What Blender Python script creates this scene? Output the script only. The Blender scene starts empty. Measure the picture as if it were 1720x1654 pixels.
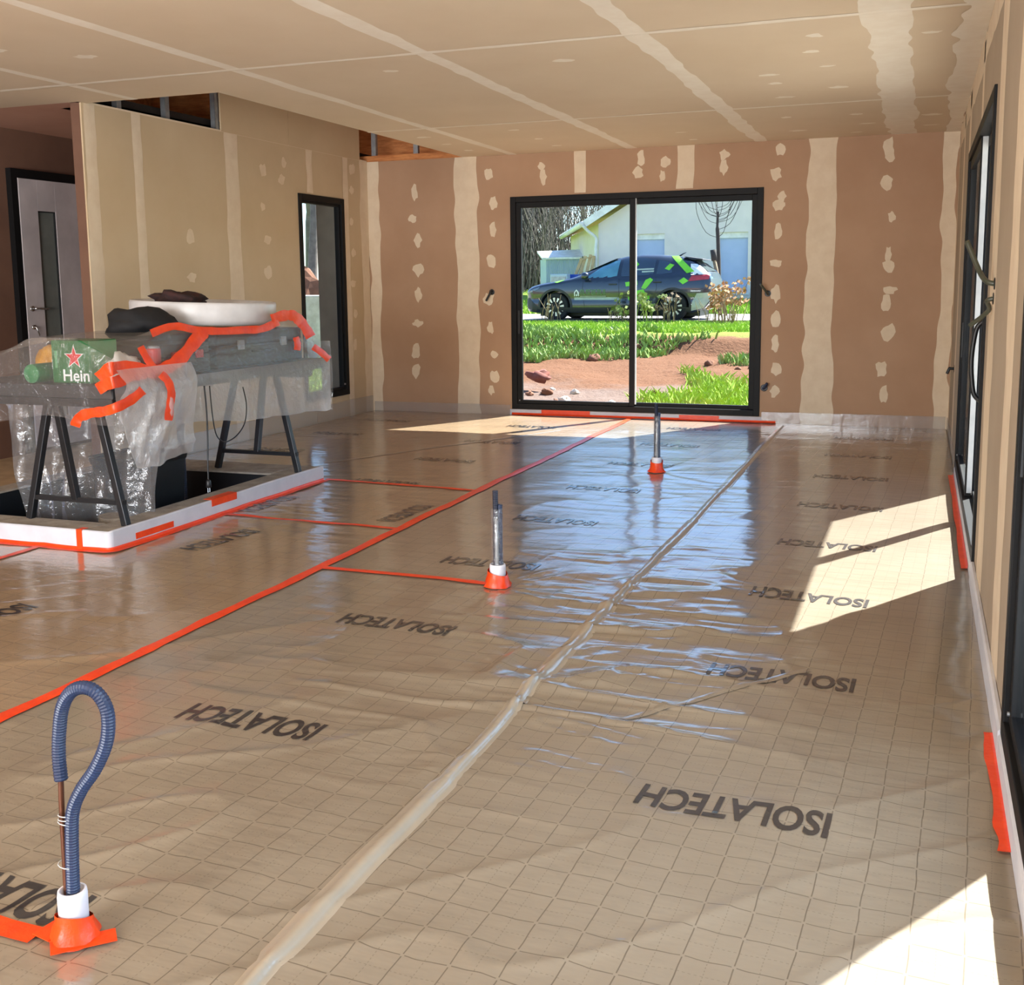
import bpy, bmesh, math, random
import numpy as np
from mathutils import Vector, Matrix

# ------------------------------------------------------------------ camera, sky, sun, exposure
sc = bpy.context.scene
COL = sc.collection
F_PX, YAW, PITCH, ROLL, PPX, PPY = 1848.67, 0.35467, -0.13964, -0.01035, 860.0, 735.0
EYE = Vector((0.0, 0.0, 1.291))

def cam_axes():
    fw = Vector((-math.sin(YAW) * math.cos(PITCH), math.cos(YAW) * math.cos(PITCH), math.sin(PITCH)))
    r0 = Vector((math.cos(YAW), math.sin(YAW), 0.0))
    u0 = r0.cross(fw)
    r = r0 * math.cos(ROLL) + u0 * math.sin(ROLL)
    u = u0 * math.cos(ROLL) - r0 * math.sin(ROLL)
    return r, u, fw

R_, U_, FW_ = cam_axes()
cd = bpy.data.cameras.new('camera')
cd.sensor_fit = 'HORIZONTAL'
cd.sensor_width = 36.0
cd.lens = F_PX * 36.0 / 1720.0
cd.shift_x = 0.0
cd.shift_y = -(827.0 - PPY) / 1720.0
cd.clip_start = 0.02
cd.clip_end = 400
cam = bpy.data.objects.new('camera', cd)
COL.objects.link(cam)
mw = Matrix((R_, U_, -FW_)).transposed().to_4x4()
mw.translation = EYE
cam.matrix_world = mw
sc.camera = cam

SUN_EL = math.radians(47.5)
SUN_H = Vector((0.508, 0.861, 0)).normalized()
world = bpy.data.worlds.new('sky')
sc.world = world
world.use_nodes = True
wn = world.node_tree
bgn = wn.nodes['Background']
skyn = wn.nodes.new('ShaderNodeTexSky')
skyn.sky_type = 'NISHITA'
skyn.sun_disc = False
skyn.sun_elevation = SUN_EL
skyn.sun_rotation = math.atan2(SUN_H.x, SUN_H.y)
skyn.air_density = 1.0
skyn.dust_density = 0.6
skyn.ozone_density = 6.0
wn.links.new(skyn.outputs[0], bgn.inputs[0])
bgn.inputs[1].default_value = 0.40

def add_light(name, kind, loc, direction, energy, color, **kw):
    ld = bpy.data.lights.new(name, kind)
    ld.energy = energy
    ld.color = color
    for k, v in kw.items():
        setattr(ld, k, v)
    o = bpy.data.objects.new(name, ld)
    COL.objects.link(o)
    o.location = loc
    o.rotation_euler = Vector(direction).to_track_quat('-Z', 'Y').to_euler()
    return o

sun_dir = Vector((-SUN_H.x * math.cos(SUN_EL), -SUN_H.y * math.cos(SUN_EL), -math.sin(SUN_EL)))
add_light('sun', 'SUN', (8, 14, 20), sun_dir, 24.0, (1.0, 0.97, 0.93), angle=0.0093)
# added fill lamp behind the camera, then extra daylight at the near right window
add_light('rear_fill', 'AREA', (-3.4, -2.9, 1.25), (-0.45, 1, 0.60), 640.0, (0.97, 0.98, 1.0), shape='RECTANGLE', size=5.0, size_y=2.1)
add_light('daylight_side_bay', 'AREA', (0.5, 1.75, 1.1), (-1, 0.2, 0.28), 58.0, (0.80, 0.90, 1.0), shape='RECTANGLE', size=2.3, size_y=1.85)

sc.view_settings.view_transform = 'Standard'
sc.view_settings.look = 'None'
sc.view_settings.gamma = 1.0
sc.view_settings.use_curve_mapping = False
sc.view_settings.exposure = 0.15

# ------------------------------------------------------------------ helpers
def ray(px, py):
    return R_ * ((px - PPX) / F_PX) - U_ * ((py - PPY) / F_PX) + FW_
def onz(px, py, z=0.0):
    d = ray(px, py); return EYE + d * ((z - EYE.z) / d.z)
def ony(px, py, y):
    d = ray(px, py); return EYE + d * (y / d.y)
def onx(px, py, x):
    d = ray(px, py); return EYE + d * (x / d.x)

RND = random.Random(7)

class MB:
    """collects faces and builds ONE mesh object"""
    def __init__(s):
        s.v = []; s.f = []
    def quad(s, a, b, c, d):
        n = len(s.v); s.v += [tuple(a), tuple(b), tuple(c), tuple(d)]; s.f.append((n, n + 1, n + 2, n + 3)); return s
    def poly(s, pts):
        n = len(s.v); s.v += [tuple(p) for p in pts]; s.f.append(tuple(range(n, n + len(pts)))); return s
    def box(s, lo, hi):
        x0, y0, z0 = lo; x1, y1, z1 = hi
        if x0 > x1: x0, x1 = x1, x0
        if y0 > y1: y0, y1 = y1, y0
        if z0 > z1: z0, z1 = z1, z0
        n = len(s.v)
        s.v += [(x0, y0, z0), (x1, y0, z0), (x1, y1, z0), (x0, y1, z0), (x0, y0, z1), (x1, y0, z1), (x1, y1, z1), (x0, y1, z1)]
        for q in ((0, 3, 2, 1), (4, 5, 6, 7), (0, 1, 5, 4), (1, 2, 6, 5), (2, 3, 7, 6), (3, 0, 4, 7)):
            s.f.append(tuple(n + i for i in q))
        return s
    def bar(s, a, b, w, h=None, up=(0, 0, 1)):
        a = Vector(a); b = Vector(b); h = w if h is None else h
        d = (b - a).normalized(); up = Vector(up)
        if abs(d.dot(up)) > .98: up = Vector((0, 1, 0))
        sx = d.cross(up).normalized() * (w / 2); sy = sx.normalized().cross(d) * (h / 2)
        n = len(s.v)
        for p in (a, b):
            for i, j in ((-1, -1), (1, -1), (1, 1), (-1, 1)):
                s.v.append(tuple(p + sx * i + sy * j))
        for q in ((3, 2, 1, 0), (4, 5, 6, 7), (0, 1, 5, 4), (1, 2, 6, 5), (2, 3, 7, 6), (3, 0, 4, 7)):
            s.f.append(tuple(n + i for i in q))
        return s
    def tube(s, pts, r, seg=10, cap=True):
        pts = [Vector(p) for p in pts]
        rs = r if isinstance(r, (list, tuple)) else [r] * len(pts)
        n0 = len(s.v); prev = None
        for i, p in enumerate(pts):
            d = (pts[min(i + 1, len(pts) - 1)] - pts[max(i - 1, 0)])
            d = d.normalized() if d.length > 1e-9 else Vector((0, 0, 1))
            if prev is None:
                a = d.orthogonal().normalized()
            else:
                a = (prev - d * prev.dot(d)); a = a.normalized() if a.length > 1e-6 else d.orthogonal().normalized()
            prev = a; b = d.cross(a)
            for k in range(seg):
                t = 2 * math.pi * k / seg
                s.v.append(tuple(p + (a * math.cos(t) + b * math.sin(t)) * rs[i]))
        for i in range(len(pts) - 1):
            for k in range(seg):
                a = n0 + i * seg + k; b = n0 + i * seg + (k + 1) % seg
                s.f.append((a, b, b + seg, a + seg))
        if cap:
            s.f.append(tuple(n0 + k for k in reversed(range(seg))))
            e = n0 + (len(pts) - 1) * seg
            s.f.append(tuple(e + k for k in range(seg)))
        return s
    def lathe(s, prof, c=(0, 0, 0), seg=24, axis='z', cap=True):
        n0 = len(s.v); c = Vector(c)
        for r, z in prof:
            for k in range(seg):
                t = 2 * math.pi * k / seg
                p = (r * math.cos(t), r * math.sin(t), z)
                if axis == 'y': p = (p[0], p[2], p[1])
                if axis == 'x': p = (p[2], p[0], p[1])
                s.v.append(tuple(c + Vector(p)))
        for i in range(len(prof) - 1):
            for k in range(seg):
                a = n0 + i * seg + k; b = n0 + i * seg + (k + 1) % seg
                s.f.append((a, b, b + seg, a + seg))
        if cap:
            s.f.append(tuple(n0 + k for k in reversed(range(seg))))
            e = n0 + (len(prof) - 1) * seg
            s.f.append(tuple(e + k for k in range(seg)))
        return s
    def prism(s, pts, vec):
        vec = Vector(vec); n = len(s.v); m = len(pts)
        s.v += [tuple(Vector(p)) for p in pts] + [tuple(Vector(p) + vec) for p in pts]
        s.f.append(tuple(reversed(range(n, n + m)))); s.f.append(tuple(range(n + m, n + 2 * m)))
        for i in range(m):
            j = (i + 1) % m
            s.f.append((n + i, n + j, n + m + j, n + m + i))
        return s
    def mesh(s, name, smooth=False, recalc=True):
        me = bpy.data.meshes.new(name)
        me.from_pydata(s.v, [], s.f)
        if recalc:
            bm = bmesh.new(); bm.from_mesh(me)
            bmesh.ops.recalc_face_normals(bm, faces=bm.faces)
            bm.to_mesh(me); bm.free()
        if smooth:
            me.polygons.foreach_set('use_smooth', [True] * len(me.polygons))
        me.update()
        return me
    def build(s, name, m, parent=None, smooth=False, bevel=0, recalc=True):
        o = bpy.data.objects.new(name, s.mesh(name, smooth, recalc))
        if m is not None: o.data.materials.append(m)
        COL.objects.link(o)
        if parent is not None:
            o.parent = parent
        if bevel:
            bv = o.modifiers.new('bevel', 'BEVEL'); bv.width = bevel; bv.segments = 2; bv.limit_method = 'ANGLE'
        return o

def tag(o, label=None, cat=None, group=None, kind=None):
    if label: o['label'] = label
    if cat: o['category'] = cat
    if group: o['group'] = group
    if kind: o['kind'] = kind
    return o
def thing(name, label, cat, loc=(0, 0, 0), group=None, rz=0.0):
    o = bpy.data.objects.new(name, None); COL.objects.link(o)
    o.empty_display_size = .1
    o.location = loc; o.rotation_euler = (0, 0, rz)
    return tag(o, label, cat, group)
def struct(name, loc=(0, 0, 0)):
    o = bpy.data.objects.new(name, None); COL.objects.link(o); o.location = loc
    o['kind'] = 'structure'; return o
def copy_tree(o, parent=None):
    c = o.copy(); COL.objects.link(c)
    if parent is not None: c.parent = parent
    for ch in list(o.children): copy_tree(ch, c)
    return c
def smooth_path(pts, n=8):
    pts = [Vector(p) for p in pts]; out = []
    for i in range(len(pts) - 1):
        p0 = pts[max(i - 1, 0)]; p1 = pts[i]; p2 = pts[i + 1]; p3 = pts[min(i + 2, len(pts) - 1)]
        for k in range(n):
            t = k / n
            out.append(.5 * ((2 * p1) + (p2 - p0) * t + (2 * p0 - 5 * p1 + 4 * p2 - p3) * t * t + (3 * p1 - p0 - 3 * p2 + p3) * t ** 3))
    out.append(pts[-1]); return out

# 2-D value noise on numpy arrays
_rs = np.random.RandomState(11)
_T = _rs.rand(256, 256)
def vn(x, y, seed=0):
    x = np.asarray(x, float) + seed * 17.31; y = np.asarray(y, float) + seed * 9.77
    xi = np.floor(x).astype(int); yi = np.floor(y).astype(int)
    fx = x - xi; fy = y - yi
    fx = fx * fx * (3 - 2 * fx); fy = fy * fy * (3 - 2 * fy)
    g = lambda i, j: _T[i & 255, j & 255]
    return (g(xi, yi) * (1 - fx) + g(xi + 1, yi) * fx) * (1 - fy) + (g(xi, yi + 1) * (1 - fx) + g(xi + 1, yi + 1) * fx) * fy
def sstep(a, b, x):
    t = np.clip((np.asarray(x, float) - a) / (b - a), 0, 1); return t * t * (3 - 2 * t)

# ------------------------------------------------------------------ materials
def new_mat(name):
    m = bpy.data.materials.new(name); m.use_nodes = True
    nt = m.node_tree
    return m, nt, nt.nodes['Principled BSDF']
def lin(c):
    return tuple(((v / 255) / 12.92 if v / 255 <= .04045 else ((v / 255 + .055) / 1.055) ** 2.4) for v in c) + (1.0,)
def N(nt, t, **kw):
    n = nt.nodes.new(t)
    for k, v in kw.items(): setattr(n, k, v)
    return n
def M_(nt, op, a, b=None, c=None):
    n = nt.nodes.new('ShaderNodeMath'); n.operation = op
    for i, v in enumerate((a, b, c)):
        if v is None: continue
        if isinstance(v, (int, float)): n.inputs[i].default_value = v
        else: nt.links.new(v, n.inputs[i])
    return n.outputs[0]
def mixc(nt, fac, a, b):
    n = nt.nodes.new('ShaderNodeMix'); n.data_type = 'RGBA'
    for idx, v in ((0, fac), (6, a), (7, b)):
        if isinstance(v, (int, float)): n.inputs[idx].default_value = v
        elif isinstance(v, tuple): n.inputs[idx].default_value = v
        else: nt.links.new(v, n.inputs[idx])
    return n.outputs[2]
def noise(nt, scale, detail=3, rough=.55, coord='Object', vec=None, stretch=None):
    tc = nt.nodes.new('ShaderNodeTexCoord')
    n = nt.nodes.new('ShaderNodeTexNoise'); n.inputs['Scale'].default_value = scale
    n.inputs['Detail'].default_value = detail; n.inputs['Roughness'].default_value = rough
    src = tc.outputs[coord]
    if stretch:
        mp = nt.nodes.new('ShaderNodeMapping'); mp.inputs['Scale'].default_value = stretch
        nt.links.new(src, mp.inputs[0]); src = mp.outputs[0]
    nt.links.new(src, n.inputs[0]); return n.outputs[0]
def bump(nt, h, strength, dist=.01):
    b = nt.nodes.new('ShaderNodeBump'); b.inputs['Strength'].default_value = strength; b.inputs['Distance'].default_value = dist
    nt.links.new(h, b.inputs['Height']); return b.outputs[0]
def mat(name, c1, c2=None, scale=8, rough=.6, metal=0.0, bmp=0.0, bscale=60, stretch=None, spec=.5, lo=.35, hi=.65, coat=0.0):
    m, nt, p = new_mat(name)
    a = lin(c1); b = lin(c2 if c2 else tuple(v * .88 for v in c1))
    f = noise(nt, scale, 4, .6, stretch=stretch)
    mr = nt.nodes.new('ShaderNodeMapRange'); mr.inputs[1].default_value = lo; mr.inputs[2].default_value = hi
    nt.links.new(f, mr.inputs[0])
    nt.links.new(mixc(nt, mr.outputs[0], a, b), p.inputs['Base Color'])
    p.inputs['Roughness'].default_value = rough; p.inputs['Metallic'].default_value = metal
    p.inputs['Specular IOR Level'].default_value = spec
    p.inputs['Coat Weight'].default_value = coat
    if bmp:
        nt.links.new(bump(nt, noise(nt, bscale, 3, stretch=stretch), bmp, .01), p.inputs['Normal'])
    return m

BOARD_A, BOARD_B = (180, 146, 118), (172, 137, 109)
M = {}
M['board'] = mat('plasterboard_paper', BOARD_A, BOARD_B, 1.6, .8, bmp=.04, bscale=200, spec=.2)
M['board_left'] = mat('lighter_plasterboard_paper', (204, 182, 150), (197, 174, 141), 1.6, .8, bmp=.04, bscale=200, spec=.2)  # lighter copy of the wall board colour, for left wall and upper panels
M['skim'] = mat('skimmed_plasterboard', (176, 160, 140), (168, 151, 130), 1.3, .85, spec=.2)
M['board_ceiling'] = mat('plasterboard_ceiling', (222, 203, 176), (217, 197, 169), 1.2, .8, bmp=.03, bscale=200, spec=.2)  # wall board made lighter and yellower; floor bounce put into the colour
M['board_pink'] = mat('hall_shade_board', (205, 160, 138), (196, 150, 128), 1.2, .8, spec=.2)  # hall ceiling board, its shade put into the pinker colour
M['compound'] = mat('joint_compound', (224, 206, 180), (217, 197, 170), 9, .85, bmp=.05, bscale=120, spec=.15)
M['compound_ceiling'] = mat('ceiling_joint_compound', (243, 233, 216), (238, 226, 207), 9, .85, spec=.15)
M['masonry'] = mat('grey_render', (150, 140, 126), (140, 130, 117), 5, .9)
M['reveal_dark'] = mat('dark_blue_reveal', (50, 58, 74), (45, 52, 68), 4, .5)  # right wall core and window reveals, darker and bluer than the other masonry
M['hallwall'] = mat('brown_hall_board', (118, 84, 66), (108, 76, 60), 2.5, .85)
M['alu'] = mat('anthracite_aluminium', (22, 21, 22), (18, 18, 18), 3, .55, spec=.2)
M['black'] = mat('black_plastic', (22, 22, 24), (18, 18, 20), 6, .45)
M['seal'] = mat('pale_glazing_seal', (190, 192, 190), None, 4, .4)
M['concrete'] = mat('rim_concrete', (170, 160, 146), (142, 133, 121), 14, .9, bmp=.25, bscale=80)
M['foam'] = mat('white_foam_strip', (206, 206, 212), (196, 197, 204), 8, .7)
M['tape'] = mat('orange_tape', (240, 74, 18), (226, 60, 12), 14, .38, bmp=.15, bscale=60)
M['steel'] = mat('galvanised_steel', (165, 168, 170), (140, 142, 145), 12, .45, .6)
M['wood'] = mat('attic_timber', (218, 146, 86), (180, 108, 58), 6, .75, stretch=(1, 6, 6))
M['dark_void'] = mat('dark_insulation', (40, 30, 24), None, 5, .95)
M['subfloor'] = mat('sprayed_foam', (200, 170, 130), None, 5, .9)
M['conduit'] = mat('blue_conduit', (34, 50, 82), (28, 42, 70), 10, .42)
M['conduit_dark'] = mat('navy_conduit', (32, 38, 58), (26, 30, 46), 10, .42)
M['conduit_green'] = mat('olive_conduit', (72, 74, 60), (60, 62, 50), 10, .4)
M['copper'] = mat('brown_pipe', (110, 68, 48), (92, 56, 40), 10, .35, .5)
M['sleeve'] = mat('white_sleeve', (232, 230, 236), None, 6, .5)
M['steelblack'] = mat('black_steel', (24, 25, 28), (20, 21, 24), 6, .42)
M['door_white'] = mat('white_door', (206, 196, 196), None, 2, .5)
M['door_glass'] = mat('frosted_door_glass', (128, 132, 126), (110, 115, 110), 3, .25)
M['chrome'] = mat('brushed_nickel', (205, 203, 200), None, 6, .25, .9)
M['tray'] = mat('white_plastic_tray', (226, 222, 220), None, 3, .35)
M['bag'] = mat('black_cloth', (30, 30, 32), (22, 22, 25), 9, .8)
M['rag'] = mat('dark_red_cloth', (64, 34, 30), (38, 26, 26), 18, .9)
M['beer_green'] = mat('green_carton', (22, 96, 44), (18, 84, 38), 4, .45)
M['beer_green2'] = mat('pale_green_carton', (96, 150, 104), (80, 138, 92), 10, .45)
M['red'] = mat('red_print', (200, 34, 30), None, 4, .5)
M['white'] = mat('white_print', (228, 230, 226), None, 4, .5)
M['yellow'] = mat('yellow_bag', (206, 150, 40), (186, 126, 30), 12, .6)
M['green_roll'] = mat('green_roll', (36, 120, 66), (28, 104, 58), 9, .5)
M['case'] = mat('charcoal_tool_case', (34, 35, 38), (28, 29, 32), 8, .55)
M['paper'] = mat('white_paper', (226, 222, 214), (206, 200, 190), 8, .7)
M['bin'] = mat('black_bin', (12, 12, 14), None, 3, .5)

def glass(name, tint=(.93, .96, .96), gloss=.06):
    m, nt, p = new_mat(name); nt.nodes.remove(p)
    t = N(nt, 'ShaderNodeBsdfTransparent'); t.inputs[0].default_value = tint + (1,)
    g = N(nt, 'ShaderNodeBsdfGlossy'); g.inputs['Roughness'].default_value = .02
    lw = N(nt, 'ShaderNodeLayerWeight'); lw.inputs[0].default_value = .5
    fc = M_(nt, 'ADD', M_(nt, 'MULTIPLY', M_(nt, 'POWER', lw.outputs['Facing'], 5.0), .35), .0)
    mx = N(nt, 'ShaderNodeMixShader')
    nt.links.new(fc, mx.inputs[0]); nt.links.new(t.outputs[0], mx.inputs[1]); nt.links.new(g.outputs[0], mx.inputs[2])
    nt.links.new(mx.outputs[0], nt.nodes['Material Output'].inputs[0]); return m
M['glass'] = glass('window_glass')

def plastic(name, clear, milk, gloss, tint=(.97, .97, .98), bst=.6, bsc=26, stretch=(1, 1, 1)):
    m, nt, p = new_mat(name); nt.nodes.remove(p)
    hgt = noise(nt, bsc, 4, .6, stretch=stretch); nrm = bump(nt, hgt, bst, .02)
    t = N(nt, 'ShaderNodeBsdfTransparent'); t.inputs[0].default_value = tint + (1,)
    d = N(nt, 'ShaderNodeBsdfDiffuse'); d.inputs[0].default_value = (.80, .79, .77, 1)
    tr = N(nt, 'ShaderNodeBsdfTranslucent'); tr.inputs[0].default_value = (.80, .80, .80, 1)
    g = N(nt, 'ShaderNodeBsdfGlossy'); g.inputs['Roughness'].default_value = .16; g.inputs[0].default_value = (1, 1, 1, 1)
    for n_ in (d, tr, g): nt.links.new(nrm, n_.inputs['Normal'])
    m1 = N(nt, 'ShaderNodeMixShader'); m1.inputs[0].default_value = .5
    nt.links.new(d.outputs[0], m1.inputs[1]); nt.links.new(tr.outputs[0], m1.inputs[2])
    m2 = N(nt, 'ShaderNodeMixShader'); m2.inputs[0].default_value = milk
    nt.links.new(t.outputs[0], m2.inputs[1]); nt.links.new(m1.outputs[0], m2.inputs[2])
    m3 = N(nt, 'ShaderNodeMixShader'); m3.inputs[0].default_value = gloss
    nt.links.new(m2.outputs[0], m3.inputs[1]); nt.links.new(g.outputs[0], m3.inputs[2])
    nt.links.new(m3.outputs[0], nt.nodes['Material Output'].inputs[0]); return m
M['plastic'] = plastic('clear_dust_sheet', .6, .17, .10)
M['plastic_clear'] = plastic('thin_clear_sheet', .7, .10, .08)
M['plastic_milky'] = plastic('milky_dust_sheet', .4, .50, .10)
M['plastic_skirt'] = plastic('clear_skirting_film', .5, .20, .04, bst=.25, bsc=8)

def film_material(name, offx, offy, rot, grid=True, base=(144, 131, 112), base2=(135, 121, 102)):
    m, nt, p = new_mat(name)
    tc = N(nt, 'ShaderNodeTexCoord'); mp = N(nt, 'ShaderNodeMapping')
    mp.inputs['Location'].default_value = (offx, offy, 0); mp.inputs['Rotation'].default_value = (0, 0, rot)
    nt.links.new(tc.outputs['Object'], mp.inputs[0])
    # print wanders a little with the loose film
    wn_ = N(nt, 'ShaderNodeTexNoise'); wn_.inputs['Scale'].default_value = 7; wn_.inputs['Detail'].default_value = 2
    nt.links.new(tc.outputs['Object'], wn_.inputs[0])
    vs = N(nt, 'ShaderNodeVectorMath', operation='SUBTRACT'); nt.links.new(wn_.outputs['Color'], vs.inputs[0]); vs.inputs[1].default_value = (.5, .5, .5)
    vm = N(nt, 'ShaderNodeVectorMath', operation='MULTIPLY_ADD'); nt.links.new(vs.outputs[0], vm.inputs[0]); vm.inputs[1].default_value = (.010, .030, 0)
    nt.links.new(mp.outputs[0], vm.inputs[2])
    sp = N(nt, 'ShaderNodeSeparateXYZ'); nt.links.new(vm.outputs[0], sp.inputs[0])
    x, y = sp.outputs[0], sp.outputs[1]
    u = M_(nt, 'MULTIPLY', x, 10.0); v = M_(nt, 'MULTIPLY', y, 10.0)
    fu = M_(nt, 'ABSOLUTE', M_(nt, 'SUBTRACT', M_(nt, 'FRACT', u), .5))   # 0 on the solid line
    fv = M_(nt, 'ABSOLUTE', M_(nt, 'SUBTRACT', M_(nt, 'FRACT', v), .5))
    W = .0135
    sol_x = M_(nt, 'MULTIPLY', M_(nt, 'LESS_THAN', fu, W), M_(nt, 'GREATER_THAN', fv, .045))
    sol_y = M_(nt, 'MULTIPLY', M_(nt, 'LESS_THAN', fv, W), M_(nt, 'GREATER_THAN', fu, .045))
    dsh_u = M_(nt, 'GREATER_THAN', M_(nt, 'FRACT', M_(nt, 'MULTIPLY', u, 9.0)), .5)
    dsh_v = M_(nt, 'GREATER_THAN', M_(nt, 'FRACT', M_(nt, 'MULTIPLY', v, 9.0)), .5)
    dot_x = M_(nt, 'MULTIPLY', M_(nt, 'GREATER_THAN', fu, .5 - W * .75), dsh_v)
    dot_y = M_(nt, 'MULTIPLY', M_(nt, 'GREATER_THAN', fv, .5 - W * .75), dsh_u)
    solid = M_(nt, 'MAXIMUM', sol_x, sol_y); dots = M_(nt, 'MULTIPLY', M_(nt, 'MAXIMUM', dot_x, dot_y), .5)
    ink = M_(nt, 'MULTIPLY', M_(nt, 'MAXIMUM', solid, dots), .66 if grid else 0.0)
    n1 = noise(nt, 2.2, 4, .6)
    mr = N(nt, 'ShaderNodeMapRange'); mr.inputs[1].default_value = .3; mr.inputs[2].default_value = .7
    nt.links.new(n1, mr.inputs[0])
    basec = mixc(nt, mr.outputs[0], lin(base), lin(base2))
    nt.links.new(mixc(nt, ink, basec, lin((70, 56, 42))), p.inputs['Base Color'])
    p.inputs['Roughness'].default_value = .45
    p.inputs['Specular IOR Level'].default_value = .35
    p.inputs['Coat Weight'].default_value = 1.0
    p.inputs['Coat Roughness'].default_value = .13
    p.inputs['Coat IOR'].default_value = 1.55
    h = noise(nt, 9, 3, .55, stretch=(.55, 1.6, 1))
    h2 = noise(nt, 34, 2, .5, stretch=(.5, 1.5, 1))
    hs = M_(nt, 'ADD', M_(nt, 'MULTIPLY', h, 1.0), M_(nt, 'MULTIPLY', h2, .18))
    nb = bump(nt, hs, .22, .012)
    nt.links.new(nb, p.inputs['Normal']); nt.links.new(nb, p.inputs['Coat Normal'])
    return m
M['film_m'] = film_material('insulation_film_middle', .09, .079, math.radians(2.2))
M['film_r'] = film_material('insulation_film_right', .02, .03, math.radians(2.6))
M['film_l'] = film_material('insulation_film_left', .05, .01, math.radians(1.0), base=(162, 138, 109), base2=(150, 125, 96))
M['film_plain'] = film_material('insulation_film_hem', 0, 0, 0, grid=False, base=(168, 155, 135), base2=(160, 146, 126))
def ink_mat():
    m, nt, p = new_mat('black_film_print')
    nt.links.new(mixc(nt, noise(nt, 30, 3), lin((30, 29, 33)), lin((42, 40, 43))), p.inputs['Base Color'])
    p.inputs['Roughness'].default_value = .45
    p.inputs['Coat Weight'].default_value = 1.0; p.inputs['Coat Roughness'].default_value = .13
    h = noise(nt, 9, 3, .55, stretch=(.55, 1.6, 1)); nb = bump(nt, h, .22, .012)
    nt.links.new(nb, p.inputs['Normal']); nt.links.new(nb, p.inputs['Coat Normal'])
    return m
M['ink'] = ink_mat()
# ------------------------------------------------------------------ the room
XL, XR, YB, H = -5.25, 0.255, 10.08, 2.5
XHALL, YREAR, YCUT, XCUT = -6.6, -3.0, 6.10, -4.21
BT = .0125
WB = (-3.725, -1.338, .069, 2.105)          # back sliding window  X0 X1 Z0 Z1
WR1 = (4.95, 7.60, .085, 2.06)              # right wall windows   Y0 Y1 Z0 Z1
WR2 = (0.40, 3.08, .085, 2.06)
WL = (8.74, 9.57, .225, 2.105)              # tall narrow window in the left wall
PIT = (-5.05, -3.84, 4.43, 5.95)            # inner edge of the hatch rim
RIM = (-5.20, -3.675, 4.245, 6.29)
RIMZ = .105

def cut(r, h):
    a0, a1, b0, b1 = r; c0, c1, d0, d1 = h
    c0 = max(c0, a0); c1 = min(c1, a1); d0 = max(d0, b0); d1 = min(d1, b1)
    if c0 >= c1 or d0 >= d1: return [r]
    out = []
    if a0 < c0: out.append((a0, c0, b0, b1))
    if c1 < a1: out.append((c1, a1, b0, b1))
    if b0 < d0: out.append((c0, c1, b0, d0))
    if d1 < b1: out.append((c0, c1, d1, b1))
    return out
def rects(mb, rs, f):
    for r in rs:
        lo, hi = f(r); mb.box(lo, hi)
    return mb

# --- floor slab with the hatch left open
floor = struct('floor')
fl = cut((XHALL, XR + .3, YREAR, YB + .3), RIM)
rects(MB(), fl, lambda r: ((r[0], r[2], -.12), (r[1], r[3], -.012))).build('slab', M['subfloor'], floor)
pit = MB()
x0, x1, y0, y1 = PIT
X0, X1, Y0, Y1 = RIM
for lo, hi in (((X0, Y0, -.62), (x0, Y1, RIMZ)), ((x1, Y0, -.62), (X1, Y1, RIMZ)), ((x0, Y0, -.62), (x1, y0, RIMZ)), ((x0, y1, -.62), (x1, Y1, RIMZ))):
    pit.box(lo, hi)
pit.build('hatch_rim', M['concrete'], floor, bevel=.012)
hatch_dark = MB()
for lo, hi in (((x0, y0, -.62), (x0 + .006, y1, RIMZ - .012)), ((x1 - .006, y0, -.62), (x1, y1, RIMZ - .012)), ((x0, y0, -.62), (x1, y0 + .006, RIMZ - .012)), ((x0, y1 - .006, -.62), (x1, y1, RIMZ - .012))): hatch_dark.box(lo, hi)
hatch_dark.build('hatch_shade', M['bin'], floor)  # black sheets added inside the rim; the hatch's shade put into their colour
MB().box((X0, Y0, -.72), (X1, Y1, -.62)).build('hatch_bottom', M['dark_void'], floor)

# --- wall cores
wall_back = struct('wall_back'); wall_left = struct('wall_left'); wall_right = struct('wall_right')
wall_hall = struct('wall_hall'); wall_rear = struct('wall_rear'); ceiling = struct('ceiling')
r = cut((XL - .3, XR + .3, -.1, H), WB)
rects(MB(), r, lambda q: ((q[0], YB + BT, q[2]), (q[1], YB + .30, q[3]))).build('masonry', M['masonry'], wall_back)
rr = []
for q in cut((YREAR, YB + BT, -.1, H + .1), WR1): rr += cut(q, WR2)
rects(MB(), rr, lambda q: ((XR + BT, q[0], q[2]), (XR + .30, q[1], q[3]))).build('masonry', M['reveal_dark'], wall_right)
# left wall: thin partition up to the hall end, thick outer wall beyond
MB().box((XL - .085, 6.05, 0), (XL - BT, 8.30, H)).build('partition_core', M['hallwall'], wall_left)
rects(MB(), cut((8.30, YB + BT, -.1, H), WL), lambda q: ((XL - .30, q[0], q[2]), (XL - BT, q[1], q[3]))).build('masonry', M['masonry'], wall_left)
MB().box((XHALL - .3, YREAR, -.1), (XHALL, 8.3, H + .1)).build('hall_board', M['hallwall'], wall_hall)
MB().box((XHALL, 8.2, -.1), (XL - .085, 8.3, H + .1)).build('hall_end_board', M['hallwall'], wall_hall)
rects(MB(), cut((XHALL - .3, XR + .3, -.1, H + .1), (-5.9, -.9, .1, 2.2)), lambda q: ((q[0], YREAR - .3, q[2]), (q[1], YREAR, q[3]))).build('rear_board', M['board'], wall_rear)

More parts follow.
